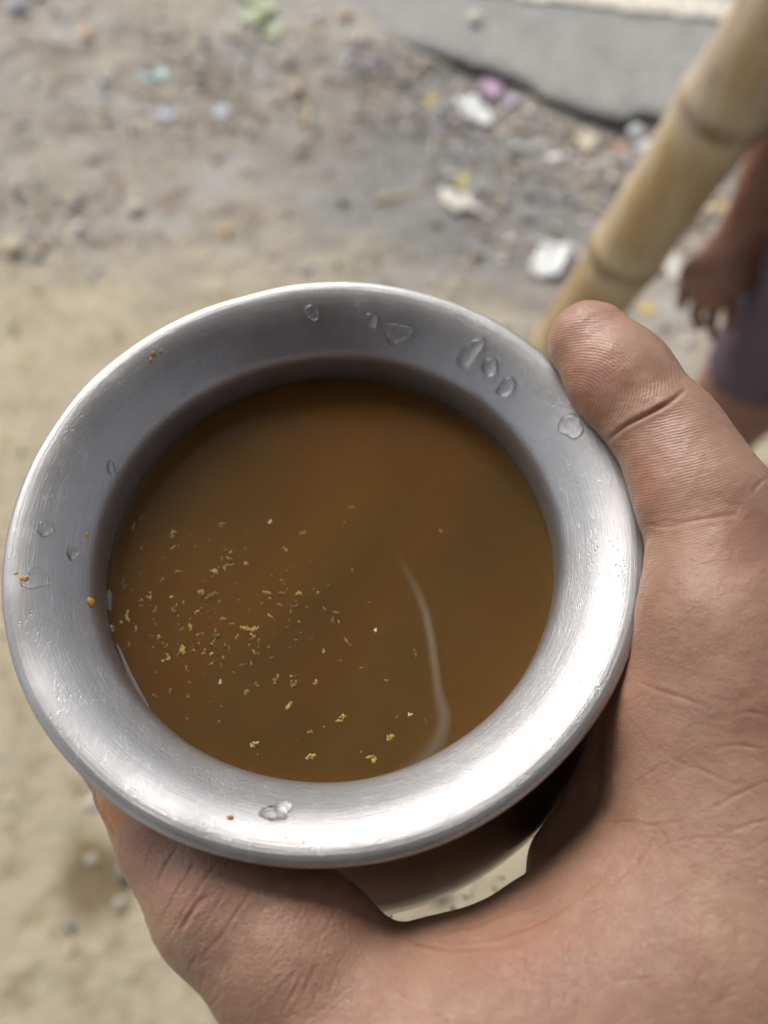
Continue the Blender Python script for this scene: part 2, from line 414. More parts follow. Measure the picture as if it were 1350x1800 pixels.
def stone(px, py, spx, col, label, seed):
    k = px2m(px, py); v, f = rock(spx * k * .5, 40 + seed, 2); me = mesh_np('stone', v, f)
    key = 'stone_' + '_'.join('%02d' % int(c * 99) for c in col)
    o = link('stone', me, flatmat(key, col, .8)); place(o, px, py, dz=spx * k * .18); tag(o, label, 'stone'); return o
stone(1118, 227, 28, (.78, .80, .80), 'bright white stone near the bamboo post and road edge', 1)
stone(977, 282, 28, (.76, .76, .73), 'bright white stone below the broken road edge, left of the post', 2)
stone(771, 195, 24, (.62, .66, .66), 'pale stone left of the crumpled white paper', 3)
stone(157, 87, 24, (.58, .40, .27), 'small orange stone on brown soil, upper left', 4)
stone(38, 40, 30, (.50, .50, .52), 'grey white stone at the top left corner of the soil', 5)
stone(522, 170, 26, (.58, .50, .36), 'tan stone on the dark grit strip left of the road edge', 6)
stone(831, 58, 24, (.62, .58, .48), 'cream stone lying on the grey asphalt', 7)
stone(560, 56, 22, (.66, .64, .62), 'whitish stone near the green stem', 8)
stone(606, 53, 26, (.56, .42, .32), 'peach coloured stone right of the whitish one', 9)
stone(1088, 395, 30, (.40, .35, .28), 'dull brown stone hidden against the bamboo post', 10)
stone(212, 1588, 20, (.36, .335, .28), 'pale stone at the lower edge of the damp patch', 11)
stone(218, 1534, 34, (.16, .145, .11), 'dark stone at the right edge of the damp patch', 12)
stone(160, 1512, 20, (.37, .34, .27), 'light stone at the upper edge of the damp patch', 13)
stone(238, 368, 26, (.47, .43, .36), 'light grey brown stone on the gravel strip at left', 14)
stone(22, 436, 34, (.52, .46, .31), 'yellowish stone at the left end of the gravel strip', 15)
stone(70, 10, 26, (.60, .60, .62), 'pale stone at the upper left near the sandy verge', 16)

# green stem lying on the soil, with a pale leaf
def tube(pts, rads, n=10, caps=True):
    pts = np.array(pts, float); V = []; F = []; up = np.array([.13, .27, .95])
    for i, p in enumerate(pts):
        t = pts[min(i + 1, len(pts) - 1)] - pts[max(i - 1, 0)]; t /= np.linalg.norm(t)
        a = np.cross(t, up); a /= np.linalg.norm(a); b = np.cross(t, a)
        for q in range(n):
            th = q * 2 * math.pi / n; V.append(p + rads[i] * (math.cos(th) * a + math.sin(th) * b))
    for i in range(len(pts) - 1):
        for q in range(n):
            F.append((i * n + q, i * n + (q + 1) % n, (i + 1) * n + (q + 1) % n, (i + 1) * n + q))
    if caps: F.append(tuple(range(n))); F.append(tuple(range((len(pts) - 1) * n, len(pts) * n))[::-1])
    return V, F
s0, s1, s2 = gz(398, -25), gz(432, 22), gz(486, 92)
rt = empty('plant_stem', tuple(s1))
pts = catmull([s0 + (0, 0, .02), s1 + (0, 0, .018), (s1 + s2) / 2 + (0, 0, .016), s2 + (0, 0, .004)], 5)
child(link('stem', mesh_np('stem', *tube(pts, np.linspace(.010, .0035, len(pts)), 8)), flatmat('stem_green', (.27, .34, .12))), rt)
lf = crumple(.045, .085, .006, 77); o = link('leaf', lf, flatmat('leaf_pale', (.40, .45, .30))); q = gz(462, 52); o.location = (q[0], q[1], q[2] + .012); o.rotation_euler = (0, 0, -.7); child(o, rt)
lf = crumple(.03, .07, .006, 78); o = link('leaf', lf, flatmat('leaf_pale', (.40, .45, .30))); q = gz(486, 84); o.location = (q[0], q[1], q[2] + .008); o.rotation_euler = (0, 0, -.2); child(o, rt)
tag(rt, 'green cut plant stem with pale leaves lying on the soil', 'plant')
for i, (px, py, L, a) in enumerate(((545, 200, .06, 1.5), (690, 345, .05, .3), (340, 560, .04, 2.))):
    q = gz(px, py); d = np.array([math.cos(a), math.sin(a), 0]) * L
    v, f = tube([q - d + (0, 0, .006), q + (0, 0, .009), q + d + (0, 0, .006)], [.0035, .004, .003], 6)
    o = link('straw', mesh_np('straw', v, f), flatmat('straw', (.58, .46, .24)))
    tag(o, ('yellow straw piece upright across the dark grit strip', 'dry straw piece on grey soil above the pot rim', 'short dry straw on the sandy soil left of the pot')[i], 'straw')

# ------------------------------------------------------------------ bamboo post
PB = np.array(G(838, 836)); PT = W(1272, 190, .716)
pd = (PT - PB); pd /= pd[2]
def pole(z): return PB + pd * z
L1 = np.linalg.norm(pd)
nodes_z = [-.05, .10, .255, .435, .632, .832, 1.05, 1.28, 1.52, 1.77, 2.03, 2.29, 2.50]
prof = []
for i in range(len(nodes_z) - 1):
    a, b = nodes_z[i], nodes_z[i + 1]
    for t, rr in ((.0, .0372), (.02, .0360), (.05, .0350), (.15, .0338), (.35, .0333), (.6, .0333), (.85, .0340), (.94, .0348), (.965, .0362), (.985, .0340)):
        prof.append((a + (b - a) * t, rr * (1.285 - .03 * a)))
prof.append((2.56, .033))
pts = [pole(z) for z, r in prof]; nseg = 40; Vv, Ff = tube(pts, [r for z, r in prof], nseg)
Vv = np.array(Vv); Vv += .0012 * np.c_[fbm(Vv * 18, 2, 3), fbm(Vv * 18, 2, 4), np.zeros(len(Vv))]
me = mesh_np('culm', Vv, Ff)
hh = np.repeat([z for z, r in prof], nseg); ns = np.array(nodes_z)
fattr(me, 'along', hh); fattr(me, 'nodedist', np.min(np.abs(hh[:, None] - ns[None]), axis=1))
fattr(me, 'ang', np.tile(np.arange(nseg) / nseg, len(prof)))
m = NT('bamboo'); p = m.pos()
fib = m.noise(m.scalevec(p, (60, 60, 4)), 3.0, 5, .6)
c = m.mix(fib, (.29, .17, .06), (.53, .40, .225))
blot = m.smooth(m.noise(m.scalevec(p, (1, 1, .2)), 20, 4, .6), .42, .66)
c = m.mix(m.math('MULTIPLY', blot, .42), c, (.66, .61, .50))
nd_ = m.attr('nodedist')
c = m.mix(m.math('MULTIPLY', m.smooth(nd_, .045, .018), .45), c, (.60, .52, .38))
c = m.mix(m.math('MULTIPLY', m.smooth(nd_, .013, .003), m.math('MULTIPLY', m.smooth(m.noise(p, 26, 4), .3, .65), .75)), c, (.17, .095, .04))
c = m.mix(m.math('MULTIPLY', m.smooth(m.vor(m.scalevec(p, (1, 1, .5)), 22), .16, .07), .6), c, (.10, .065, .035))
weath = m.math('MULTIPLY', m.smooth(m.n('SeparateXYZ', i_0=p).outputs[2], .80, .86), m.smooth(m.noise(m.scalevec(p, (30, 30, 2)), 2, 4), .40, .55))
c = m.mix(m.math('MULTIPLY', weath, .6), c, (.40, .33, .27))
m.set(Base_Color=c, Roughness=.42, Specular_IOR_Level=.45, Normal=m.bump(fib, .6, .003))
post = empty('bamboo_post', tuple(PB)); child(link('culm', me, m.m), post)
tag(post, 'leaning yellow bamboo post planted in the ground at the right', 'bamboo post')

# unseen roof on two cross poles plus back sheet, added to shape reflections and light
rf = empty('added_roof', (.2, -.9, 2.6))
blocker = simple('dark_blocker', (.095, .072, .072), .85, .3, 4, .4, .01)
m2 = NT('pale_diffuser'); p2 = m2.pos(); dif = m2.n('BsdfDiffuse'); trl = m2.n('BsdfTranslucent'); mxs = m2.n('MixShader')
tc2 = m2.mix(m2.noise(p2, 3, 5), (.27, .275, .28), (.36, .36, .365)); m2.put(dif.inputs[0], tc2); m2.put(trl.inputs[0], tc2); mxs.inputs[0].default_value = .5
m2.t.links.new(dif.outputs[0], mxs.inputs[1]); m2.t.links.new(trl.outputs[0], mxs.inputs[2]); m2.t.links.new(mxs.outputs[0], m2.t.nodes['Material Output'].inputs[0])
def sheet(name, y0, y1, mat, zz):
    n = 24; u = np.linspace(0, 1, n); U, Vq = np.meshgrid(u, u, indexing='ij'); U = U.ravel(); Vq = Vq.ravel()
    tx = -1.5 + 3.4 * U; ty = y0 + (y1 - y0) * Vq; tz = zz + .04 * fbm(np.c_[tx * 1.2, ty * 1.2, 0 * tx], 2, 81) - .03 * (1.1 - ty)
    I = (np.arange(n - 1)[:, None] * n + np.arange(n - 1)[None]).ravel()
    child(link(name, mesh_np(name, np.c_[tx, ty, tz], np.c_[I, I + n, I + n + 1, I + 1]), mat), rf)
sheet('added_awning', -.12, 1.15, m2.m, 2.67); sheet('added_tarp', -2.6, -.06, blocker, 2.69)  # pale part softens overhead light, dark part darkens far rim reflections
for yq in (1.08, -2.5):
    v, f = tube([(-1.5, yq, 2.585 - (.1 if yq < 0 else 0)), (.2, yq, 2.58 - (.1 if yq < 0 else 0)), (1.9, yq, 2.585 - (.1 if yq < 0 else 0))], [.03] * 3, 14)
    child(link('added_cross_pole', mesh_np('added_cross_pole', v, f), m.m), rf)
tag(rf, 'unseen roof added above the pot to shape its light and reflections', 'added roof')
n = 20; u = np.linspace(0, 1, n); U, Vq = np.meshgrid(u, u, indexing='ij'); U = U.ravel(); Vq = Vq.ravel()  # unseen back sheet, added to darken and tint what the rim reflects
bx = -1.5 + 3.4 * U; bz = 2.44 * Vq + .02; by = -2.56 + .05 * np.sin(bx * 9) * (1 - Vq * .6)
I = (np.arange(n - 1)[:, None] * n + np.arange(n - 1)[None]).ravel()
o = link('added_sheet', mesh_np('added_sheet', np.c_[bx, by, bz], np.c_[I, I + n, I + n + 1, I + 1]), simple('mauve_blocker', (.15, .10, .105), .9, .25, 9, .4, .004)); o.modifiers.new('t', 'SOLIDIFY').thickness = .003
tag(o, 'unseen dull mauve sheet added behind the camera to darken rim reflections', 'added sheet')

# ------------------------------------------------------------------ the pot
RC = np.array([-.0108, .0627, CAM_H - .1279])      # centre of the rim circle
mm = .001
inner = [(0, 134), (20, 133.4), (36, 130), (52, 119), (62, 102), (65.2, 84), (65.4, 72), (64.8, 58), (63.2, 47.5), (59.8, 39.6), (55, 31.8), (49.4, 25), (45.9, 19.6), (44.9, 16.6), (44.7, 14.2)]
neck_in = [(44.7, 14.2), (44.72, 11.8), (44.9, 10.1), (45.35, 8.8), (46.3, 7.5), (48.1, 5.55), (50.2, 3.5), (52.2, 2.0), (54.0, 1.0), (55.6, .42), (56.8, .22)]
edge = [(56.8, .22), (57.6, .35), (58.2, .7), (58.5, 1.2), (58.4, 1.75), (57.9, 2.1), (57.1, 2.2)]
neck_out = [(57.1, 2.2), (55.6, 2.05), (53.6, 2.7), (51.5, 4.2), (49.4, 5.6), (47.8, 8.0), (46.6, 10.6), (46.1, 13), (46.1, 14.2)]
outer = [(46.1, 14.2), (46.4, 17), (47.6, 20.5), (51.0, 25), (56.8, 31.6), (64.4, 39.8), (66.0, 45.2), (66.5, 54), (66.8, 72), (66.6, 84.6), (63.4, 103), (53, 120.4), (36.6, 131.4), (20, 134.9), (0, 135.5)]
def revolve(name, prof, mat, root, n=256):
    prof = np.array(prof); th = np.arange(n) * 2 * math.pi / n; V = []; A = []; S = []
    s = np.r_[0, np.cumsum(np.linalg.norm(np.diff(prof, axis=0), axis=1))]
    for (r, h), sv in zip(prof, s):
        w = min(1, r / 40.)
        dr = w * (.16 * np.sin(2 * th + .7) + .09 * np.sin(5 * th + 2) + .05 * np.sin(9 * th + h * .15)); dh = w * (sum(a_ * np.exp(-((th - t_ + math.pi) % (2 * math.pi) - math.pi) ** 2 / s_) for a_, t_, s_ in ((.35, 3.6, .02), (-.25, 4.3, .01), (.3, 5.3, .015), (.28, 1.9, .01), (-.3, 2.6, .02), (.22, .5, .01))) * min(1, max(0, (r - 46) / 8.)) + .16 * np.sin(3 * th + 1) + .07 * np.sin(7 * th))
        V.append(np.c_[(r + dr) * np.cos(th), (r + dr) * np.sin(th), -(h + dh)] * mm + RC)
        A.append(th); S.append(np.full(n, sv))
    k = len(prof); V = np.vstack(V); F = []
    for i in range(k - 1):
        a = i * n + np.arange(n); b = i * n + (np.arange(n) + 1) % n; F.append(np.c_[a, b, b + n, a + n])
    me = mesh_np(name, V, np.vstack(F))
    fattr(me, 'arc', np.concatenate(S)); 
    o = link(name, me, mat); child(o, root); return o
m = NT('aluminium'); p = m.n('NewGeometry').outputs['Position']
q = m.n('VectorMath', operation='SUBTRACT', i_0=p, i_1=tuple(RC)).outputs[0]; sp = m.n('SeparateXYZ', i_0=q)
ang = m.math('ARCTAN2', sp.outputs[1], sp.outputs[0])
rad = m.math('SQRT', m.math('ADD', m.math('MULTIPLY', sp.outputs[0], sp.outputs[0]), m.math('MULTIPLY', sp.outputs[1], sp.outputs[1])))
ring = m.n('CombineXYZ', i_X=m.math('MULTIPLY', m.math('COSINE', ang), .012), i_Y=m.math('MULTIPLY', m.math('SINE', ang), .012), i_Z=m.math('ADD', rad, m.math('MULTIPLY', sp.outputs[2], .8))).outputs[0]
brush = m.noise(m.scalevec(ring, (1, 1, 14)), 260, 5, .65)
brush2 = m.noise(m.scalevec(ring, (1, 1, 5)), 900, 3, .6)
smud = m.noise(q, 55, 6, .62); smud2 = m.noise(q, 210, 5, .65)
scr = None
for k_, (rx_, s_) in enumerate((((.3, .2, .5), 330), ((1.2, .7, 2.0), 300), ((.5, 1.9, 1.1), 360), ((2.1, .3, 2.8), 260))):
    w_ = m.noise(m.scalevec(q, (1, .035, 1), rx_), s_ * 2.3, 1.5, .5)
    mk = m.smooth(m.noise(q, 120 + 40 * k_, 3), .50, .66)
    l_ = m.math('MULTIPLY', m.smooth(m.math('ABSOLUTE', m.math('SUBTRACT', w_, .5)), .012, .003), mk)
    scr = l_ if scr is None else m.math('MAXIMUM', scr, l_)
pit = m.smooth(m.vor(m.scalevec(q, (1, .6, 1), (0, 0, .8)), 1050), .22, .10)
pitm = m.math('MULTIPLY', pit, m.smooth(m.noise(q, 60, 3), .52, .66))
c = m.mix(smud, (.365, .362, .37), (.455, .452, .455)); c = m.mix(m.math('MULTIPLY', pitm, .55), c, (.22, .215, .21))
c = m.mix(m.math('MULTIPLY', scr, .22), c, (.86, .86, .86))
stain = m.math('MULTIPLY', m.smooth(m.noise(q, 38, 6, .65), .55, .68), .35)
c = m.mix(stain, c, (.34, .315, .30))
rgh = m.math('ADD', m.math('MULTIPLY_ADD', smud, .14, .30), m.math('MULTIPLY', m.smooth(smud2, .55, .7), .10))
h1 = m.bump(brush, .15, .0006); h2 = m.bump(brush2, .12, .0003, h1); h3 = m.bump(scr, .2, .0002, h2); h4 = m.bump(pitm, .35, -.0002, h3)
h5 = m.bump(m.noise(q, 70, 3, .5), .10, .0016, h4)
m.set(Base_Color=c, Metallic=.76, Roughness=rgh, Anisotropic=.35, Normal=h5)
ALU = m.m
ALU_SHADE = simple('shaded_aluminium', (.27, .245, .235), .24, .22, 90, .15, .0006, .4, 1.0)  # darker copy of the aluminium, shade and dark reflection put into its colour
pot = empty('metal_pot', tuple(RC - np.array([0, 0, .1355])))
tag(pot, 'flared round aluminium pot full of brown liquid gripped in a hand', 'pot')
revolve('body', np.vstack([catmull(inner, 6)]), ALU, pot)
revolve('rim', np.vstack([catmull(neck_in, 8)[:-1], catmull(edge, 5)[:-1], catmull(neck_out, 7)]), ALU, pot)
revolve('outer_wall', catmull(outer, 7), ALU_SHADE, pot)
NI = np.vstack([catmull(neck_in, 24), catmull(edge, 10)[1:26]])          # (r,h) of the visible flare
NO = np.vstack([catmull(neck_out, 8), catmull(outer, 10)])
IN_ALL = np.vstack([catmull(inner, 12)[::-1][:60], ])
def flare_hit(px, py):
    """point on the visible inner flare under a pixel -> theta, index in profile, world, normal"""
    d = ray(px, py); d = d / np.linalg.norm(d); o = np.array([0, 0, CAM_H]) - RC
    prof = np.vstack([NI[::-1], IN_ALL[1:]])
    best = None
    for t in np.arange(.09, .20, .00015):
        P = o + d * t; r = math.hypot(P[0], P[1]) / mm; h = -P[2] / mm
        hs = np.interp(r, prof[::-1][-len(NI):, 0] if False else NI[:, 0], NI[:, 1]) if r > 44.75 else 1e9
        if r < 57.4 and h > hs: break
    return math.atan2(P[1], P[0]), r, h, P + RC
def flare_pt(th, r, off=0.):
    """surface point and normal at polar angle, radius (mm)"""
    r = np.clip(r, 44.8, 57.2); h = np.interp(r, NI[:, 0], NI[:, 1]); dr = .3
    h2 = np.interp(min(57.3, r + dr), NI[:, 0], NI[:, 1]); h0 = np.interp(max(44.75, r - dr), NI[:, 0], NI[:, 1])
    sl = -(h2 - h0) / (2 * dr); nr = -sl; nl = math.hypot(nr, 1)
    N = np.array([nr / nl * math.cos(th), nr / nl * math.sin(th), 1 / nl])
    w = 1.
    return np.array([r * math.cos(th), r * math.sin(th), -h]) * mm + RC + N * off * mm, N

# liquid: closed body of murky brown water
LH = 18.0; LR = float(np.interp(LH, np.array(inner)[::-1, 1], np.array(inner)[::-1, 0])) - .0
n = 160; V = [RC + np.array([0, 0, -LH * mm])]; F = []
rr = np.r_[np.linspace(2, LR - 4, 30), np.linspace(LR - 3.5, LR - .05, 10)]
th = np.arange(n) * 2 * math.pi / n
rings = [(r, LH - .55 * math.exp(-(LR - r) / .9)) for r in rr]
for r, h in [(50.5, 29), (56, 36.5), (63.8, 58), (64.6, 72), (61.4, 102), (35.5, 129.4)]: rings.append((r, h))
for r, h in rings:
    V += list(np.c_[r * np.cos(th) * mm, r * np.sin(th) * mm, np.full(n, -h * mm)] + RC)
V.append(RC + np.array([0, 0, -.1328])); last = len(V) - 1
for q_ in range(n): F.append((0, 1 + q_, 1 + (q_ + 1) % n))
for i in range(len(rings) - 1):
    for q_ in range(n):
        a = 1 + i * n + q_; b = 1 + i * n + (q_ + 1) % n; F.append((a, a + n, b + n, b))
for q_ in range(n): F.append((1 + (len(rings) - 1) * n + (q_ + 1) % n, 1 + (len(rings) - 1) * n + q_, last))
me = mesh_np('liquid', V, F)
m = NT('brown_liquid'); p = m.pos()
sw = m.noise(p, 16, 3, .5, 1.2)
c = m.mix(m.smooth(sw, .35, .65), (.118, .067, .0165), (.155, .070, .0160))
cl = m.noise(p, 18, 4, .5, 1.2); c = m.mix(m.math('MULTIPLY', m.smooth(cl, .40, .70), .35), c, (.175, .090, .022)); c = m.mix(m.math('MULTIPLY', m.smooth(cl, .55, .3), .3), c, (.095, .050, .0135))
m.set(Base_Color=c, Roughness=.02, IOR=1.34, Subsurface_Weight=1.0, Subsurface_Radius=(1.0, .45, .16), Subsurface_Scale=.005)
m.set(Normal=m.bump(m.noise(p, 45, 2, .4), .02, .002))
tag(link('liquid', me, m.m), 'murky brown liquid filling the aluminium pot', 'liquid')
LZ = CAM_H - .1279 - LH * mm
def L_(px, py):
    q = G(px, py, LZ); return q

# bits afloat in the liquid
fm = {'tan': simple('tan_bits', (.44, .295, .075), .5, .45, 900, .5, .0003), 'dull': simple('dull_bits', (.27, .17, .065), .6, .25, 900, .4, .0003),
      'pale': simple('pale_bits', (.80, .74, .60), .4, .1, 900, .3, .0003)}
def fleck_mesh(pl, rmm, seed, el=1.0, rot=0.):
    """ragged flat flakes, overlapping when there are several"""
    bm = bmesh.new(); rg = random.Random(seed)
    for k in range(pl):
        t = (k - (pl - 1) / 2); c = Vector((t * rmm * 1.1 * el, rg.gauss(0, .38) * rmm, rg.uniform(0, .08) * rmm)); n_ = 13
        ph = [rg.uniform(0, 6.3) for _ in range(4)]; a0 = rg.uniform(0, 3.1); asp = rg.uniform(.35, .85); sz = rmm * rg.uniform(.6, 1.25)
        ring = []
        for i in range(n_):
            th = i * 6.2832 / n_; r_ = sz * (1 + .30 * math.sin(2 * th + ph[0]) + .26 * math.sin(3 * th + ph[1]) + .22 * math.sin(5 * th + ph[2]) + rg.uniform(-.16, .16)); r_ = max(r_, .25 * sz)
            x, y = r_ * math.cos(th), r_ * asp * math.sin(th); ring.append(Vector((x * math.cos(a0) - y * math.sin(a0), x * math.sin(a0) + y * math.cos(a0), 0)) + c)
        top = [bm.verts.new(v + Vector((0, 0, .05 * rmm))) for v in ring]; bot = [bm.verts.new(v - Vector((0, 0, .12 * rmm))) for v in ring]
        mid = bm.verts.new(c + Vector((0, 0, rg.uniform(.06, .16) * rmm)))
        for i in range(n_):
            j = (i + 1) % n_; bm.faces.new((top[i], top[j], mid)); bm.faces.new((bot[i], bot[j], top[j], top[i]))
    ca, sa = math.cos(rot), math.sin(rot)
    for v in bm.verts: v.co = Vector((v.co.x * ca - v.co.y * sa, v.co.x * sa + v.co.y * ca, v.co.z)) * mm
    me = bpy.data.meshes.new('crumb'); bm.to_mesh(me); bm.free(); return me
named = [(437, 1105, 7, .62, 'tan', 0.1, 'longest ragged yellow crumb cluster floating in the brown liquid', 1.0),
         (525, 1044, 3, .55, 'tan', .3, 'round yellow crumb floating right of the others', .6), (334, 1103, 3, .55, 'tan', .9, 'branching yellow crumb left of the longest cluster', .9),
         (321, 1143, 4, .55, 'tan', 1.1, 'slanting yellow crumb near the left of the liquid', .9), (483, 1195, 2, .7, 'dull', 1.8, 'seed shaped brownish flake low in the liquid', 1.1),
         (509, 1240, 4, .5, 'tan', -.9, 'thin yellow crumb trailing diagonally', 1.), (600, 1263, 4, .55, 'tan', -.5, 'yellow crumb at the bottom of the liquid', .9),
         (545, 1331, 3, .6, 'tan', -.4, 'star shaped yellow crumb close to the near rim', .9), (654, 1334, 3, .65, 'tan', .2, 'blocky yellow crumb by the near rim', .8),
         (685, 1296, 3, .55, 'tan', -1.0, 'yellow crumb left of the pale streak', .8), (532, 937, 2, .6, 'dull', -.7, 'brown flake adrift at the upper middle of the liquid', .9),
         (403, 982, 3, .5, 'dull', .6, 'slanted brown flake in the upper left of the liquid', 1.), (208, 1088, 4, .6, 'tan', 1.3, 'stack of yellow crumbs by the left pot wall', .9),
         (224, 1083, 5, .55, 'tan', 1.2, 'second stack of yellow crumbs off the left wall', .9), (387, 1198, 2, .42, 'pale', 1.4, 'bright white speck floating at lower left', 1.),
         (660, 1108, 2, .32, 'pale', 1.5, 'bright white speck floating at the centre', 1.), (720, 1256, 2, .34, 'pale', .5, 'bright cream speck left of the pale streak', 1.),
         (475, 918, 2, .35, 'pale', -.6, 'small pale speck at the upper left of the liquid', 1.), (352, 1181 - 300 + 160, 2, .5, 'tan', .2, 'small yellow crumb at upper left', .8),
         (470, 1042, 3, .5, 'tan', .1, 'flat yellow crumb left of the round one', .9), (492, 1063, 3, .48, 'dull', .3, 'brown crumb below the flat yellow one', .9),
         (475, 1083, 3, .42, 'tan', .2, 'small yellow crumb above the long cluster', .9)]
for i, (px, py, pl, r_, mt, rot, lab, el) in enumerate(named):
    o = link('crumb', fleck_mesh(pl + 1, r_ * .80, 100 + i, el * .8, -rot), fm[mt]); q = L_(px, py); o.location = (q[0], q[1], LZ + .00001)
    tag(o, lab, 'crumb', 'crumbs floating in the liquid')
V = []; F = []; nv = 0; Ct = []
rg = random.Random(5); k_ = 0
while k_ < 300:
    if k_ < 240: px, py = rg.gauss(370, 110), rg.gauss(1090, 95)
    else: px, py = rg.uniform(220, 780), rg.uniform(880, 1360)
    q = L_(px, py); 
    if np.hypot(*(q - RC)[:2]) > (LR - 2) * mm: continue
    me_ = fleck_mesh(rg.choice((1, 1, 2, 3)), rg.choice((.12, .18, .24, .33, .42, .5)), 500 + k_, 1., rg.uniform(0, 3)); vv = np.array([v.co[:] for v in me_.vertices])
    V.append(vv + (q[0], q[1], LZ - .00002)); F += [[i + nv for i in pl.vertices] for pl in me_.polygons]; nv += len(vv); tt = rg.random() ** 1.6; Ct.append(np.tile(np.array([.16, .09, .025]) * (1 - tt) + np.array([.44, .31, .11]) * tt, (len(vv), 1))); bpy.data.meshes.remove(me_); k_ += 1
m = NT('sediment'); m.set(Base_Color=m.attr('tint', 'Color'), Roughness=.6); me = mesh_np('sediment', np.vstack(V), F); cattr(me, 'tint', np.vstack(Ct))
tag(link('sediment', me, m.m), 'fine brown sediment specks floating all over the liquid', 'sediment', kind='stuff')

def bead(pts, rmax, label, seed):
    out = [L_(*q) + np.array([0, 0, .0002]) for q in pts]
    c = catmull(out, 6); n_ = len(c); t = np.linspace(0, 1, n_)
    r_ = rmax * mm * (np.sin(math.pi * np.clip(t, .04, .96)) ** .5) * (1 + .3 * vnoise(np.c_[t * 6, 0 * t + seed, 0 * t], seed))
    tag(link('water_bead', mesh_np('water_bead', *tube(c, r_, 12)), GLINT), label, 'water bead', 'beads of water with painted glint along the left waterline')
m = NT('water'); m.set(Base_Color=(1, 1, 1), Roughness=.0, IOR=1.333, Transmission_Weight=1.0); WATER = m.m
m = NT('glint_white'); m.set(Base_Color=(.82, .83, .85), Roughness=.06, IOR=1.333, Transmission_Weight=.8); GLINT = m.m  # white mixed into the water to imitate sky glints at the waterline
bead([(203, 1128), (214, 1152), (228, 1185), (244, 1215), (262, 1243)], .48, 'long thin bead of water along the lower left waterline', 1)
bead([(192, 1038), (191, 1055), (193, 1074)], .9, 'fat bead of water beside the largest orange speck', 2)
bead([(196, 1100), (199, 1112)], .6, 'small bead of water just above the long one', 3)
bead([(188, 958), (187, 974)], .6, 'topmost small bead of water on the left waterline', 4)
wp = catmull([(700, 975), (716, 1010), (736, 1048), (752, 1100), (763, 1170), (771, 1228), (779, 1262), (768, 1302), (742, 1334), (715, 1362)], 8)  # caustic light painted as a pale see-through ribbon on the liquid
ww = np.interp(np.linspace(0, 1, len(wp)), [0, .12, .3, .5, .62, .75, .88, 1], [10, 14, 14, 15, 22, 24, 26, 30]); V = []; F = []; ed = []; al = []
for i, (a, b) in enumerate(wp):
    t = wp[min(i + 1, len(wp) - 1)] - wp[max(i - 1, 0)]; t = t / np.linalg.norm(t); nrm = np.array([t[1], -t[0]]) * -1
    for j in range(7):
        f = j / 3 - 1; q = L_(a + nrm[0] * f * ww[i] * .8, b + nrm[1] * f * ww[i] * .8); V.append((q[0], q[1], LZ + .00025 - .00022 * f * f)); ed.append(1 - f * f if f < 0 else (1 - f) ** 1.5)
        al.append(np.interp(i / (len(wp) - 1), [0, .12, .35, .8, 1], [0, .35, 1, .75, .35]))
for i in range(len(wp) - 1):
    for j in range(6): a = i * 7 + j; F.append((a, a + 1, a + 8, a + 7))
me = mesh_np('painted_caustic', V, F); fattr(me, 'soft', np.array(ed) * np.array(al))
m = NT('caustic_paint'); p = m.pos(); af = m.math('MULTIPLY', m.attr('soft'), m.math('MULTIPLY_ADD', m.noise(p, 160, 4), .5, .25))
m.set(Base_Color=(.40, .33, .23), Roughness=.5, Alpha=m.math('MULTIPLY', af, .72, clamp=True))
tag(link('painted_caustic', me, m.m), 'pale streak of painted caustic light curling down the right side of the liquid', 'streak')

# water drops on the flare
def drop(px, py, wpx, hpx, rot, hgt, seed, label, wob=.12, tail=0., tail_a=0.):
    """dome that follows the flare; outline in pixels as seen in the photo"""
    th0, r0, h0, P0 = flare_hit(px, py); N0 = flare_pt(th0, r0)[1]
    ex = np.array([1., 0, 0]); ex = ex - N0 * (ex @ N0); ex /= np.linalg.norm(ex); ey = np.cross(N0, ex)
    k = np.linalg.norm(P0 - np.array([0, 0, CAM_H])) / FPX
    nr_, na = 10, 40; V = []; F = []
    rg = np.random.default_rng(seed); ph = rg.uniform(0, 6.28, 4)
    for i in range(nr_ + 1):
        f = i / nr_
        for a in range(na):
            t = a * 2 * math.pi / na
            R_ = 1 + wob * (math.sin(2 * t + ph[0]) * .6 + math.sin(3 * t + ph[1]) * .6 + .35 * math.sin(5 * t + ph[2]))
            if tail: R_ += tail * math.exp(-((t - tail_a + math.pi) % (2 * math.pi) - math.pi) ** 2 / .10)
            u, v = wpx * .5 * k * R_ * f * math.cos(t), hpx * .5 * k * 1.0 * R_ * f * math.sin(t)
            ca, sa = math.cos(rot), math.sin(rot); u, v = u * ca - v * sa, u * sa + v * ca
            Q = P0 + ex * u + ey * v - RC
            S, N = flare_pt(math.atan2(Q[1], Q[0]), math.hypot(Q[0], Q[1]) / mm)
            z = 1.25 * hgt * (1 - f ** 2.6) ** .62 if f < 1 else -.12
            V.append(S + N * z * mm)
    for i in range(nr_):
        for a in range(na):
            b = (a + 1) % na; F.append((i * na + a, (i + 1) * na + a, (i + 1) * na + b, i * na + b))
    me = mesh_np('drop', V, F); bm = bmesh.new(); bm.from_mesh(me); bmesh.ops.remove_doubles(bm, verts=bm.verts, dist=1e-7); bm.to_mesh(me); bm.free()
    o = link('water_drop', me, WATER); tag(o, label, 'water drop', 'water drops on the pot rim'); return o
drop(548, 549, 24, 30, .35, 1.1, 1, 'oval water drop alone at the top left of the rim')
drop(651, 562, 26, 27, 0, 1.2, 2, 'round water drop left of the wide blot on the far rim', .03)
drop(700, 586, 54, 34, .05, .75, 3, 'wide uneven water drop on the far rim', .16)
drop(824, 620, 30, 58, -.55, 1.25, 4, 'largest water drop, ragged tail pointing to the rim edge', .10, .55, 1.0)
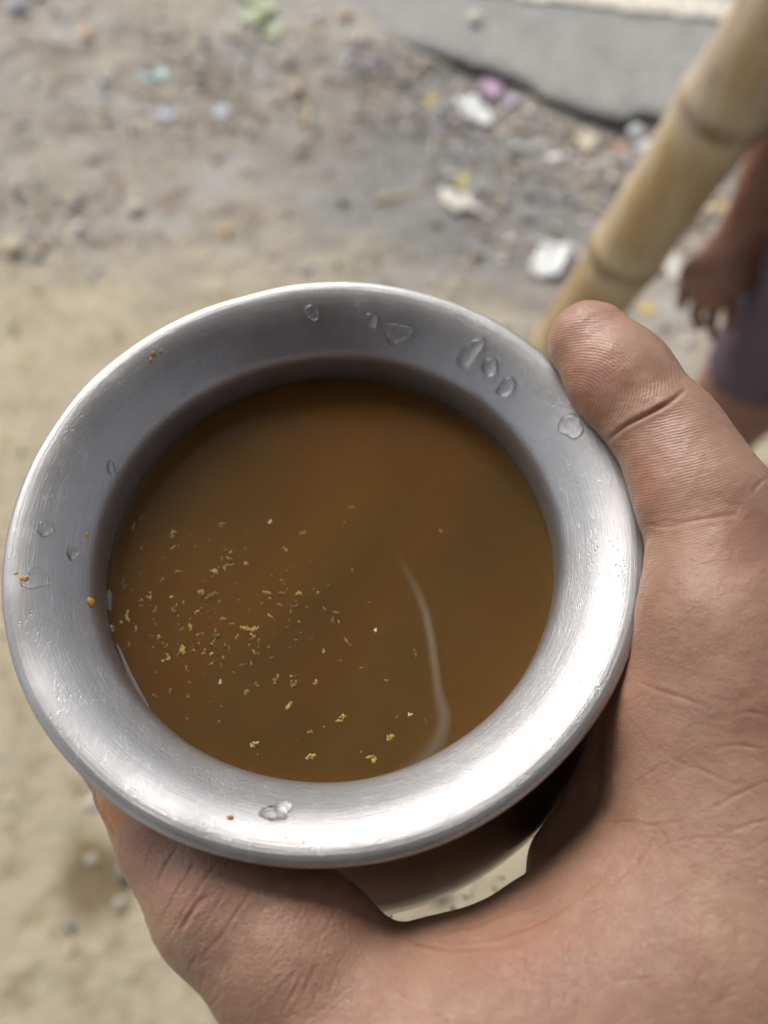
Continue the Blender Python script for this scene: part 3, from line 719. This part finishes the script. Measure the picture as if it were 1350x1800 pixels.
drop(860, 644, 29, 35, -.2, 1.25, 5, 'middle oval drop of the three near the fingertip', .04)
drop(891, 680, 28, 38, -.75, 1.05, 6, 'lowest teardrop of the three near the fingertip', .06, .35, 4.2)
drop(1003, 748, 42, 44, .3, .45, 7, 'thin flat water drop beside the fingertip', .16)
drop(836, 702, 34, 38, .3, .18, 8, 'faint flat wet spot below the teardrop on the inner flare', .1)
drop(80, 930, 30, 28, .3, .45, 9, 'small clear drop at the left rim', .16)
drop(128, 972, 28, 20, .6, .6, 10, 'jagged water drop on the left inner flare', .3)
drop(62, 1018, 44, 44, .3, .30, 11, 'flat wet patch around two orange specks on the left rim', .2)
drop(487, 1428, 44, 34, .5, 1.1, 12, 'triangular water drop on the near rim', .34)
drop(196, 824, 14, 26, .4, .6, 13, 'tiny long drop at the left neck fold', .1)
def wall_drop(px, py, w, h, rot, label):
    d = ray(px, py); d = d / np.linalg.norm(d); o = np.array([0, 0, CAM_H]) - RC
    for t in np.arange(.13, .26, .0002):
        P = o + d * t; r = math.hypot(P[0], P[1]) / mm; hh_ = -P[2] / mm
        if hh_ > 14 and r < np.interp(hh_, NO[:, 1], NO[:, 0]): break
    k = np.linalg.norm(P + RC - np.array([0, 0, CAM_H])) / FPX
    sl = (np.interp(hh_ + .5, NO[:, 1], NO[:, 0]) - np.interp(hh_ - .5, NO[:, 1], NO[:, 0])); N = Vector((P[0] / r / mm, P[1] / r / mm, sl)).normalized()
    bm = bmesh.new(); bmesh.ops.create_uvsphere(bm, u_segments=20, v_segments=12, radius=1)
    for v in bm.verts: v.co = Vector((v.co.x * w * .5 * k * (1 + .2 * math.sin(3 * v.co.y)), v.co.y * h * .62 * k, v.co.z * h * .8 * k))
    me = bpy.data.meshes.new('drop'); bm.to_mesh(me); bm.free(); ob = link('water_drop', me, WATER); ob.location = Vector(P + RC)
    ob.rotation_mode = 'QUATERNION'; ob.rotation_quaternion = Vector((0, 0, 1)).rotation_difference(N) @ Matrix.Rotation(rot, 3, 'Z').to_quaternion()
    tag(ob, label, 'water drop', 'water drops under the pot rim')
wall_drop(806, 1586, 30, 16, .35, 'largest water drop on the pot wall above the thumb web')
wall_drop(838, 1560, 34, 12, .3, 'long water drop on the dark pot wall under the near rim')
wall_drop(875, 1552, 24, 13, .5, 'water drop rightmost on the pot wall above the thumb web')
wall_drop(716, 1618, 20, 9, .2, 'small water drop on the pot wall beside the thumb')
wall_drop(742, 1616, 16, 9, .2, 'second small water drop on the pot wall from the thumb')
wall_drop(683, 1609, 11, 8, 0, 'tiny water drop on the pot wall touching the thumb edge')
# orange spice specks on the rim
om = simple('orange_speck', (.52, .24, .03), .5, .2, 900, .4, .0002)
def speck(px, py, w, h, rot, label=None, mat=None):
    th, r, hh_, P = flare_hit(px, py); S, N = flare_pt(th, r); k = np.linalg.norm(P - np.array([0, 0, CAM_H])) / FPX / mm
    vv_, ff_ = rock(1, int(px) % 30, 2); me = mesh_np('speck', vv_, ff_); v = np.array([q.co[:] for q in me.vertices]) * np.array([w * .55 * k, h * .55 * k, .5]) * mm
    me.vertices.foreach_set('co', v.ravel()); o = link('spice_speck', me, mat or om); o.location = S
    o.rotation_euler = (Matrix.Rotation(0, 3, 'Z')).to_euler(); o.rotation_mode = 'QUATERNION'
    o.rotation_quaternion = Vector((0, 0, 1)).rotation_difference(Vector(N)) @ Matrix.Rotation(rot, 3, 'Z').to_quaternion()
    tag(o, label, 'speck', 'orange specks on the rim'); return o
speck(27, 1009, 14, 9, .3, 'orange speck nearest the left rim edge'); speck(43, 1019, 14, 11, -.3, 'orange speck just inside the leftmost one')
speck(161, 1059, 13, 18, .2, 'largest orange speck on the left neck fold'); speck(154, 942, 8, 12, .1, 'orange speck high on the left neck fold')
speck(270, 622, 8, 8, 0, 'orange speck on the upper left rim, top of three'); speck(265, 634, 6, 8, 0, 'thin orange speck on the upper left rim, lowest of three'); speck(283, 618, 5, 6, 0, 'tiny orange speck on the upper left rim, right of three')
speck(405, 1437, 9, 8, 0, 'brown speck on the near rim left of the triangular drop')

# ------------------------------------------------------------------ skin
def skin_mat(name, c0, c1, c2, fine=True):
    m = NT(name); p = m.pos()
    mot = m.noise(p, 70, 5, .6); mot2 = m.noise(p, 260, 4, .6)
    c = m.mix(m.smooth(mot, .36, .66), c0, c1); c = m.mix(m.math('MULTIPLY', m.smooth(mot2, .5, .72), .30), c, c2)
    if fine:
        c = m.mix(m.math('MULTIPLY', m.smooth(m.noise(p, 42, 4, .6), .48, .66), .45), c, (.375, .185, .132))
        c = m.mix(m.math('MULTIPLY', m.smooth(m.noise(p, 60, 3, .6), .55, .70), .35), c, (.47, .32, .21))
        c = m.mix(m.math('MULTIPLY', m.attr('pink'), .42), c, (.52, .22, .145))
        c = m.mix(m.math('MULTIPLY', m.attr('crease'), .62, clamp=True), c, (.30, .105, .055))
        ph = m.attr('phase'); w = m.attr('ridge')
        phn = m.math('ADD', ph, m.math('MULTIPLY', m.noise(p, 150, 5), 8.))
        wave = m.math('MULTIPLY', m.math('SINE', phn), w)
        cell = m.vor(p, 1500, 'DISTANCE_TO_EDGE')
        wr = m.noise(m.scalevec(p, (1, 1.35, 1), (0, 0, .6)), 420, 5, .62, .8)
        b1 = m.bump(wave, .15, .00012); b2 = m.bump(m.smooth(cell, .0, .16), m.math('MULTIPLY', m.math('SUBTRACT', 1.0, w, clamp=True), .5), .00016, b1)
        b3 = m.bump(m.noise(p, 1500, 3, .6), .28, .00022, m.bump(wr, .24, .0008, b2))
        m.set(Normal=b3)
        rg_ = m.math('MULTIPLY_ADD', mot2, .22, .27); m.set(Roughness=rg_)
        c = m.mix(m.math('MULTIPLY', m.math('MULTIPLY_ADD', wave, .5, .5, clamp=True), m.math('MULTIPLY', w, .10)), c, (.72, .50, .38))
    else: m.set(Roughness=.55)
    m.set(Base_Color=c, Subsurface_Weight=.4 if fine else .1, Subsurface_Radius=(1., .35, .18), Subsurface_Scale=.0022, Specular_IOR_Level=.5)
    return m.m
SKIN = skin_mat('skin', (.312, .170, .114), (.380, .222, .153), (.455, .295, .212))

# ------------------------------------------------------------------ the gripping hand
H = Field()
def K(px, py, d, r): return (W(px, py, d * mm), r * mm)
def Q(x, y, z, r): return (RC + np.array([x, y, z]) * mm, r * mm)
# index finger (palmar side towards the camera)
H.chain([K(1037, 602, 155, 8.3), K(1092, 668, 151, 9.4)], .004)
H.chain([K(1092, 668, 151, 9.4), K(1143, 730, 147.5, 9.7)], .004)
H.chain([K(1178, 770, 145, 10.2), K(1228, 868, 139.5, 11.6)], .0025)
H.chain([K(1262, 930, 137, 11.9), K(1262, 1105, 131, 13.2), K(1282, 1190, 129, 13.6)], .003)
# base of the index and the palm edge below its crease
H.chain([K(1236, 1275, 132, 15.5), K(1232, 1385, 133, 16.2)], .003)
H.chain([K(1300, 1240, 131, 15.5), K(1360, 1560, 128, 23)], .008)
wb = catmull([(1195, 1500, 131, 12), (1135, 1556, 130, 10.2), (1046, 1626, 128.5, 9.2), (962, 1690, 127.5, 8.9), (872, 1762, 127, 8.9), (780, 1778, 126.5, 9.0), (705, 1788, 126, 9.2)], 3)
H.chain([K(*q) for q in wb], .003)
H.chain([K(1152, 1300, 148, 12), K(1122, 1420, 150, 12), K(1036, 1535, 150, 11), K(1020, 1660, 143, 11)], .004)
H.chain([K(1330, 1620, 126, 22), K(1180, 1780, 121, 21), K(960, 1900, 118, 20)], .012)
H.chain([K(960, 1900, 118, 20), K(700, 1950, 116, 20)], .012)
H.chain([K(1000, 1790, 122, 12), K(860, 1870, 118, 16)], .010)
# thumb
H.chain([K(640, 1832, 123, 14.6), K(528, 1692, 126.5, 13.4)], .003)
H.chain([K(528, 1692, 126.5, 13.4), K(400, 1575, 131, 12.2)], .005)
H.chain([K(400, 1575, 131, 12.2), K(318, 1470, 137, 10.2)], .004)
H.chain([K(318, 1470, 137, 10.0), K(246, 1376, 143, 8.4)], .004)
H.chain([K(660, 1870, 121, 14.5), K(700, 2010, 114, 22)], .008)
# palm, knuckles, heel, wrist
wr = Q(52, -165, -32, 25)
for mcp in (Q(76, -28, -4, 14), Q(84, -26, -24, 14), Q(86, -28, -45, 13.5), Q(80, -36, -64, 12.5)):
    H.chain([mcp, (wr[0] + (mcp[0] - wr[0]) * .25, 17 * mm)], .012)
H.chain([Q(30, -112, -18, 21), Q(48, -160, -28, 24)], .014)
H.chain([wr, Q(60, -250, -40, 29), Q(70, -330, -50, 35), Q(84, -430, -62, 40)], .02)
H.chain([Q(46, -170, -36, 22), Q(52, -250, -48, 27)], .02)
# middle, ring and little finger wrap the belly
H.chain([Q(84, -26, -24, 13.5), Q(78, 18, -36, 10.5), Q(60, 46, -42, 9.4), Q(45, 60, -45, 8)], .003, .008)
H.chain([Q(86, -28, -45, 13), Q(82, 16, -58, 10), Q(66, 46, -64, 9), Q(50, 61, -68, 7.6)], .003, .008)
H.chain([Q(80, -36, -64, 12), Q(80, 4, -80, 8.8), Q(70, 30, -86, 8), Q(59, 47, -90, 6.8)], .003, .008)
NOr, NOh = NO[:, 0], NO[:, 1]
oh = np.r_[.25, .7, 1.5, 2.3, 2.75, NOh[NOh > 3]]; orr = np.r_[56.9, 58.1, 58.55, 58.45, 58, NOr[NOh > 3]]; osrt = np.argsort(oh)
def pot_clip(P):
    q = (P - RC) / mm; rho = np.hypot(q[..., 0], q[..., 1]); h = -q[..., 2]
    Ro = np.interp(h, oh[osrt], orr[osrt]) + .15
    top = np.interp(rho, NI[:, 0], NI[:, 1]) - .15
    return np.minimum(Ro - rho, h - top) * mm
H.clip = pot_clip
V, F = H.mesh(.0018)
me = mesh_np('hand', V, F); me = subdivide(me, 2)
nvt = len(me.vertices); V = np.zeros(nvt * 3, np.float32); me.vertices.foreach_get('co', V); V = V.reshape(-1, 3).astype(float)
Nn = np.zeros(nvt * 3, np.float32); me.vertex_normals.foreach_get('vector', Nn); Nn = Nn.reshape(-1, 3).astype(float)
px, py, dep = proj(V); view = V - np.array([0, 0, CAM_H]); view /= np.linalg.norm(view, axis=1, keepdims=True)
facing = np.clip(-(view * Nn).sum(1) * 3.0, 0, 1) * (dep < .162)
vis = (py < 2000) & (px < 1700) & (facing > 0)
Fq = np.array([p_.vertices[:] for p_ in me.polygons])
fsel = (vis[Fq].sum(1) == 4) & (dep[Fq].max(1) < .158)
def tess(V, N, F, sel):
    S_ = F[sel]; K_ = F[~sel]; E_ = np.stack([S_, np.roll(S_, -1, 1)], 2).reshape(-1, 2); Es = np.sort(E_, 1)
    U_, inv = np.unique(Es, axis=0, return_inverse=True); inv = inv.reshape(-1)
    def phong(ids):
        m_ = V[ids].mean(1); n_ = N[ids].mean(1); n_ /= np.linalg.norm(n_, axis=1, keepdims=True)
        pr = np.zeros_like(m_)
        for c_ in range(ids.shape[1]):
            nn_ = N[ids[:, c_]]; pr += m_ - ((m_ - V[ids[:, c_]]) * nn_).sum(1, keepdims=True) * nn_
        return m_ + .72 * (pr / ids.shape[1] - m_), n_
    em, en = phong(U_); fm_, fn = phong(S_); n0 = len(V); ne = len(U_)
    ei = n0 + inv.reshape(-1, 4); fi = n0 + ne + np.arange(len(S_))
    sub = [np.stack([S_[:, k], ei[:, k], fi, ei[:, k - 1]], 1) for k in range(4)]
    return np.vstack([V, em, fm_]), np.vstack([N, en, fn]), np.vstack([K_] + sub)
V, Nn, Fq = tess(V, Nn, Fq, fsel)
me = mesh_np('hand', V, Fq); nvt = len(V); print('hand verts', nvt)
px, py, dep = proj(V); view = V - np.array([0, 0, CAM_H]); view /= np.linalg.norm(view, axis=1, keepdims=True)
facing = np.clip(-(view * Nn).sum(1) * 3.0, 0, 1) * (dep < .162)
vis = (py < 2000) & (px < 1700) & (facing > 0)
disp = np.zeros(nvt); crease = np.zeros(nvt)
def seg_d(P, pts):
    best = np.full(len(P), 1e9); tt = np.zeros(len(P)); pts = np.array(pts, float)
    L = np.r_[0, np.cumsum(np.linalg.norm(np.diff(pts, axis=0), axis=1))]
    for i in range(len(pts) - 1):
        a, b = pts[i], pts[i + 1]; ba = b - a; t = np.clip(((P - a) @ ba) / (ba @ ba), 0, 1)
        d = np.linalg.norm(P - a - t[:, None] * ba, axis=1); mk = d < best; best[mk] = d[mk]; tt[mk] = (L[i] + t[mk] * (L[i + 1] - L[i])) / L[-1]
    return best, tt
vi = np.where(vis)[0]; PV = np.c_[px[vi], py[vi]]
def line(pts, w, depth, red=.6, fade=.5, bulge=.25):
    """crease: w px half-width, depth mm"""
    global disp, crease
    pts = catmull(pts, 5) if len(pts) > 2 else np.array(pts, float)
    lo = pts.min(0) - 5 * w - 5; hi = pts.max(0) + 5 * w + 5
    sel = np.where((PV[:, 0] > lo[0]) & (PV[:, 0] < hi[0]) & (PV[:, 1] > lo[1]) & (PV[:, 1] < hi[1]))[0]
    if not len(sel): return
    d, t = seg_d(PV[sel], pts); f = np.clip(np.minimum(t / max(fade, .01), (1 - t) / max(fade, .01)), 0, 1) ** .6 if fade > 0 else 1.
    g = np.exp(-(d / w) ** 2) * f; bl = np.exp(-((d - 2.6 * w) / (1.5 * w)) ** 2) * f
    ii = vi[sel]
    depth = depth * (.50 if depth < .5 else .8)
    disp[ii] += (-depth * g + depth * bulge * bl) * facing[ii]; crease[ii] = np.maximum(crease[ii], red * .75 * np.exp(-(d / (w * 1.1)) ** 2) * f * facing[ii])
# main flexion creases of the index
line([(1105, 1462), (1150, 1452), (1172, 1480), (1140, 1505)], 2.4, .12, .8, .4)
line([(1066, 776), (1100, 748), (1140, 727), (1175, 708), (1208, 682)], 3.5, .75, 1.0, .35, .12)
line([(1130, 928), (1165, 917), (1200, 918), (1245, 911), (1300, 903)], 3.4, .24, .6, .4, .15)
line([(1134, 920), (1160, 926), (1210, 922)], 3, .25, .4, .3)
line([(1120, 1196), (1150, 1212), (1185, 1222), (1245, 1244)], 3.4, .36, 1.0, .5, .1)
line([(1090, 1240), (1150, 1215)], 3, .1, .2, .4)
line([(1148, 1310), (1190, 1338), (1230, 1352), (1275, 1372), (1330, 1392)], 2.8, .15, .6, .5, .1)
line([(1072, 1400), (1110, 1380), (1145, 1356), (1190, 1330)], 2.4, .14, .6, .5, .1)
line([(1060, 1448), (1105, 1444), (1150, 1450), (1215, 1440)], 3.0, .26, 1.0, .5, .1)
line([(1105, 1462), (1145, 1490), (1190, 1478), (1260, 1472), (1330, 1480)], 2.6, .14, .7, .5, .1)
line([(1150, 1465), (1130, 1500), (1105, 1530), (1070, 1560)], 3.0, .25, .7, .3)
line([(850, 1648), (930, 1630), (990, 1600), (1040, 1560), (1095, 1500)], 3.0, .14, .8, .5, .1)
line([(790, 1660), (870, 1650), (945, 1622), (1000, 1588)], 3.2, .18, 1.0, .4, .1)
line([(760, 1640), (840, 1625), (920, 1590)], 2.6, .14, .5, .4)
line([(690, 1637), (740, 1660), (800, 1668), (880, 1662)], 3.0, .28, .8, .3)
line([(1240, 1320), (1290, 1310), (1350, 1318)], 3, .16, .4, .4); line([(1240, 1430), (1290, 1400), (1352, 1372)], 3, .2, .3, .4)
line([(1265, 1470), (1310, 1452), (1360, 1440)], 3, .22, .3, .4); line([(1285, 1260), (1320, 1252), (1360, 1262)], 3, .16, .3, .4)
line([(1320, 870), (1335, 850), (1352, 838)], 3, .3, .3, .4)
# thumb knuckle wrinkles
line([(402, 1495), (360, 1545), (330, 1590), (300, 1640), (288, 1655)], 3.0, .26, .6, .3, .3)
line([(372, 1570), (352, 1585), (325, 1620), (312, 1650)], 4.2, .42, .9, .45, .5)
line([(352, 1503), (330, 1535), (308, 1572), (285, 1620)], 2.8, .24, .5, .4, .3)
line([(312, 1488), (292, 1520), (277, 1552)], 3, .28, .5, .3, .4)
line([(275, 1478), (262, 1500), (255, 1530)], 2.6, .18, .4, .3)
line([(430, 1515), (395, 1570), (360, 1625), (325, 1668)], 2.6, .16, .4, .4, .2)
line([(455, 1540), (420, 1600), (385, 1650), (345, 1690)], 3, .22, .35, .3)
rg = random.Random(21)
for k_ in range(80):      # fine transverse wrinkles over the thumb
    cx, cy = rg.uniform(330, 640), rg.uniform(1520, 1800); a = R(rg.gauss(123, 13)); L = rg.uniform(25, 75)
    dx, dy = math.cos(a) * L, math.sin(a) * L; bx_, by_ = rg.uniform(-8, 8), rg.uniform(-8, 8)
    line([(cx - dx, cy - dy), (cx + bx_, cy + by_), (cx + dx, cy + dy)], rg.uniform(1.8, 2.8), rg.uniform(.06, .15), rg.uniform(.12, .34), .5)
for k_ in range(75):      # crossing ones on web and heel
    cx, cy = rg.uniform(560, 1000), rg.uniform(1680, 1830); a = R(rg.choice((rg.gauss(20, 14), rg.gauss(100, 16)))); L = rg.uniform(18, 55)
    dx, dy = math.cos(a) * L, math.sin(a) * L
    line([(cx - dx, cy - dy), (cx + rg.uniform(-6, 6), cy + rg.uniform(-6, 6)), (cx + dx, cy + dy)], rg.uniform(1.8, 2.8), rg.uniform(.05, .13), rg.uniform(.1, .35), .5)
line([(800, 1662), (850, 1672), (905, 1664), (950, 1640)], 5, .12, .8, .5, .2)
line([(840, 1700), (880, 1720), (930, 1712)], 3, .10, .7, .5, .2)
line([(860, 1650), (870, 1690), (872, 1740)], 2.6, .10, .6, .5, .2)
line([(820, 1640), (830, 1680), (825, 1720)], 2.4, .08, .5, .5, .2)
line([(1130, 1480), (1120, 1520), (1098, 1560)], 3, .14, .9, .5, .2)
for k_ in range(60):      # palm edge lines
    cx, cy = rg.uniform(1000, 1350), rg.uniform(1430, 1800); a = R(rg.choice((rg.gauss(-18, 12), rg.gauss(60, 16)))); L = rg.uniform(18, 60)
    dx, dy = math.cos(a) * L, math.sin(a) * L
    line([(cx - dx, cy - dy), (cx + rg.uniform(-6, 6), cy + rg.uniform(-6, 6)), (cx + dx, cy + dy)], rg.uniform(1.8, 2.8), rg.uniform(.05, .12), rg.uniform(.08, .3), .5)
# soft lumps
disp += .28 * fbm(V / mm / 9., 3, 61) + .10 * fbm(V / mm / 2.6, 2, 63)
V = V + Nn * (disp * mm)[:, None]
me.vertices.foreach_set('co', V.astype(np.float32).ravel()); me.update()
fattr(me, 'crease', crease)
# ridge phase in pixels-at-build on the palmar skin
whx, why = 1000, 706
ux, uy = px - whx, py - why
rad_ = np.sqrt((ux * .85 + uy * .25) ** 2 + (uy * 1.05) ** 2)
axis_mid = py + .22 * (px - 1200) + .0006 * (px - 1190) ** 2
wt = 1 / (1 + np.exp((py - (1010 - .33 * px + 100 * 0) - 100) / 14.))
tipm = np.clip(((1.0 * (px - 1110) * .55 + (py - 745) * .83) * -1) / 30 + .5, 0, 1)
phase = (tipm * rad_ + (1 - tipm) * axis_mid) * 2 * math.pi / 5.4
ridge = np.clip((1230 - py) / 350, .30, 1) * np.clip((1560 - py) / 100, 0, 1) * (px > 940) * facing
fattr(me, 'phase', phase); fattr(me, 'ridge', ridge * .9)
pink = np.exp(-(((px - 1045) / 75) ** 2 + ((py - 650) / 95) ** 2)) * .9 + .5 * np.exp(-(((px - 1150) / 60) ** 2 + ((py - 850) / 70) ** 2)) + .5 * np.exp(-(((px - 900) / 160) ** 2 + ((py - 1650) / 50) ** 2))
fattr(me, 'pink', np.clip(pink * facing, 0, 1))
hand = link('hand', me, SKIN)
tag(hand, 'right hand gripping the pot neck, index on the rim and thumb below it', 'hand')
# thumb nail
na_, nb_ = 14, 10; Vn = []; Fn = []
T0 = W(290, 1454, .1335); T1 = W(214, 1354, .1400); ax_ = T1 - T0; Ln = np.linalg.norm(ax_); ax_ /= Ln
tow = np.array([0, 0, CAM_H]) - T0; 
nn = tow / np.linalg.norm(tow) + np.array([-.22, -.16, 0]); nn -= ax_ * (nn @ ax_); nn /= np.linalg.norm(nn); sd_ = np.cross(ax_, nn)
cen0 = K(318, 1470, 137, 10.0); cen1 = K(246, 1376, 143, 8.4)
for i in range(na_ + 1):
    t = i / na_; ctr = cen0[0] + (cen1[0] - cen0[0]) * (t * .95 + .20); rd = (cen0[1] + (cen1[1] - cen0[1]) * (t + .1)) * 1.0
    wdt = .70 * math.sqrt(max(0, 1 - max(0, (t - .72) / .30) ** 2 * .9)) * (1 if t > .12 else .75 + 2 * t)
    for j in range(nb_ + 1):
        a = (j / nb_ - .5) * 2 * wdt
        Vn.append(ctr + nn * math.cos(a) * (rd * 1.035) + sd_ * math.sin(a) * (rd * 1.035) + nn * (.0003))
for i in range(na_):
    for j in range(nb_): a = i * (nb_ + 1) + j; Fn.append((a, a + 1, a + nb_ + 2, a + nb_ + 1))
m = NT('nail'); p = m.pos(); c = m.mix(m.smooth(m.noise(p, 130, 4), .42, .6), (.46, .19, .075), (.52, .30, .19))
m.set(Base_Color=c, Roughness=.28, Subsurface_Weight=.3, Subsurface_Scale=.002, Subsurface_Radius=(1, .4, .2), Normal=m.bump(m.noise(p, 300, 3), .15, .0005))
o = link('fingernail', mesh_np('fingernail', Vn, Fn), m.m, hand); o.modifiers.new('t', 'SOLIDIFY').thickness = .0005
# shirt cuff round the forearm
cu = Field(); cu.chain([Q(66, -318, -48, 38), Q(72, -360, -52, 41), Q(90, -470, -66, 47)], .01)
Vc, Fc = cu.mesh(.004); o = link('sleeve', mesh_np('sleeve', Vc, Fc), simple('sleeve_cloth', (.10, .12, .17), .9, .2, 60, .4, .002), hand)

# ------------------------------------------------------------------ person at the right (child, out of focus)
SK2 = skin_mat('dark_skin', (.215, .105, .075), (.27, .14, .10), (.30, .165, .12), fine=False)
B = Field()
hx = W(1245, 500, .89)                # hanging hand
kn = W(1302, 700, 1.06)               # knee
wrist = W(1298, 425, .855); elbow = W(1430, 150, .74); 
hipc = np.array([.60, .63, .70]); sh = np.array([.585, .56, 1.10])
foot = np.array([kn[0] + .0, kn[1] - .02, .0])
B.chain([(sh, .050), (elbow, .037), (wrist, .0235)], .02)
B.chain([(wrist, .0235), (W(1272, 470, .872), .029), (W(1255, 505, .885), .027)], .015)
B.chain([(W(1275, 470, .872), .022), (W(1222, 480, .88), .017)], .012)
for a, b, c_ in (((1224, 480, .885), (1202, 510, .895), (1198, 538, .90)), ((1238, 506, .89), (1222, 548, .90), (1226, 574, .905)), ((1260, 516, .89), (1250, 568, .90), (1254, 592, .905)), ((1284, 512, .885), (1284, 556, .895), (1282, 578, .90))):
    B.chain([(W(*a), .0084), (W(*b), .0066), (W(*c_), .0058)], .002, .003)
B.chain([(np.array([.50, .62, .74]), .082), (kn + np.array([0, 0, .03]), .054), (kn, .052), (np.array([kn[0], kn[1] - .015, .24]), .047), (np.array([foot[0], foot[1], .07]), .031)], .03)
B.chain([(np.array([foot[0], foot[1] - .02, .035]), .033), (np.array([foot[0] - .02, foot[1] - .15, .024]), .022)], .02)
kx = .20
B.chain([(np.array([.70, .64, .74]), .082), (kn + np.array([kx, .02, 0]), .052), (np.array([kn[0] + kx, kn[1] + .01, .24]), .047), (np.array([kn[0] + kx, kn[1] + .02, .07]), .031)], .03)
B.chain([(np.array([kn[0] + kx, kn[1], .035]), .033), (np.array([kn[0] + kx, kn[1] - .13, .024]), .022)], .02)
tc = np.array([.625, .61, 0])
B.chain([(tc + (0, 0, .78), .12), (tc + (0, 0, .95), .115), (tc + (0, -.02, 1.06), .115)], .05)
B.chain([(sh + (0, 0, .0), .05), (tc + (.13, -.03, 1.10), .055)], .06)
B.chain([(tc + (.13, -.03, 1.10), .05), (tc + (.18, .03, .88), .036), (tc + (.17, -.03, .68), .024), (tc + (.165, -.05, .60), .026)], .02)
B.chain([(tc + (0, -.02, 1.12), .048), (tc + (0, -.03, 1.20), .045)], .03)
B.chain([(tc + (0, -.035, 1.28), .078), (tc + (0, -.02, 1.33), .088)], .03)
B.chain([(tc + (0, -.11, 1.285), .012), (tc + (0, -.10, 1.31), .008)], .012)
for sx in (-1, 1): B.chain([(tc + (sx * .088, -.02, 1.29), .014), (tc + (sx * .09, -.02, 1.32), .012)], .006)
Vb, Fb = B.mesh(.0042)
person = link('person', mesh_np('person', Vb, Fb), SK2)
tag(person, 'child in purple shorts standing at the right with one arm hanging', 'person')
S = Field()
S.chain([(np.array([.50, .62, .76]), .095), (kn + np.array([.0, .005, .075]), .066)], .03)
S.chain([(np.array([.70, .64, .76]), .095), (kn + np.array([kx, .02, .075]), .068)], .03)
S.chain([(tc + (-.04, 0, .80), .125), (tc + (.04, 0, .80), .125)], .04)
Vs, Fs = S.mesh(.007)
Vs = Vs + .004 * np.c_[fbm(Vs * 22, 2, 90), fbm(Vs * 22, 2, 91), 0 * Vs[:, 0]]
o = link('shorts', mesh_np('shorts', Vs, Fs), simple('purple_cloth', (.108, .084, .116), .85, .3, 14, .4, .003), person)
S = Field()
S.chain([(tc + (-.03, 0, .76), .137), (tc + (0, 0, .95), .127), (tc + (0, -.02, 1.06), .124)], .05)
S.chain([(tc + (.03, 0, .76), .137), (tc + (0, 0, .95), .127)], .05)
S.chain([(sh, .058), (tc + (.13, -.03, 1.10), .062)], .05); S.chain([(sh, .058), (sh + (elbow - sh) * .55, .052)], .02); S.chain([(tc + (.13, -.03, 1.10), .06), (tc + (.16, .01, .98), .05)], .02)
Vs, Fs = S.mesh(.008)
o = link('shirt', mesh_np('shirt', Vs, Fs), simple('lilac_cloth', (.40, .34, .46), .85, .2, 14, .4, .003), person)
S = Field(); S.chain([(tc + (0, 0.0, 1.335), .091), (tc + (0, .005, 1.36), .086)], .02); S.chain([(tc + (0, .035, 1.28), .066), (tc + (0, .02, 1.33), .08)], .02)
Vs, Fs = S.mesh(.007); o = link('hair', mesh_np('hair', Vs, Fs), simple('black_hair', (.012, .010, .009), .5, .3, 200, .6, .003), person)
for o in list(bpy.data.objects):
    if o.type == 'MESH': o.data.validate()
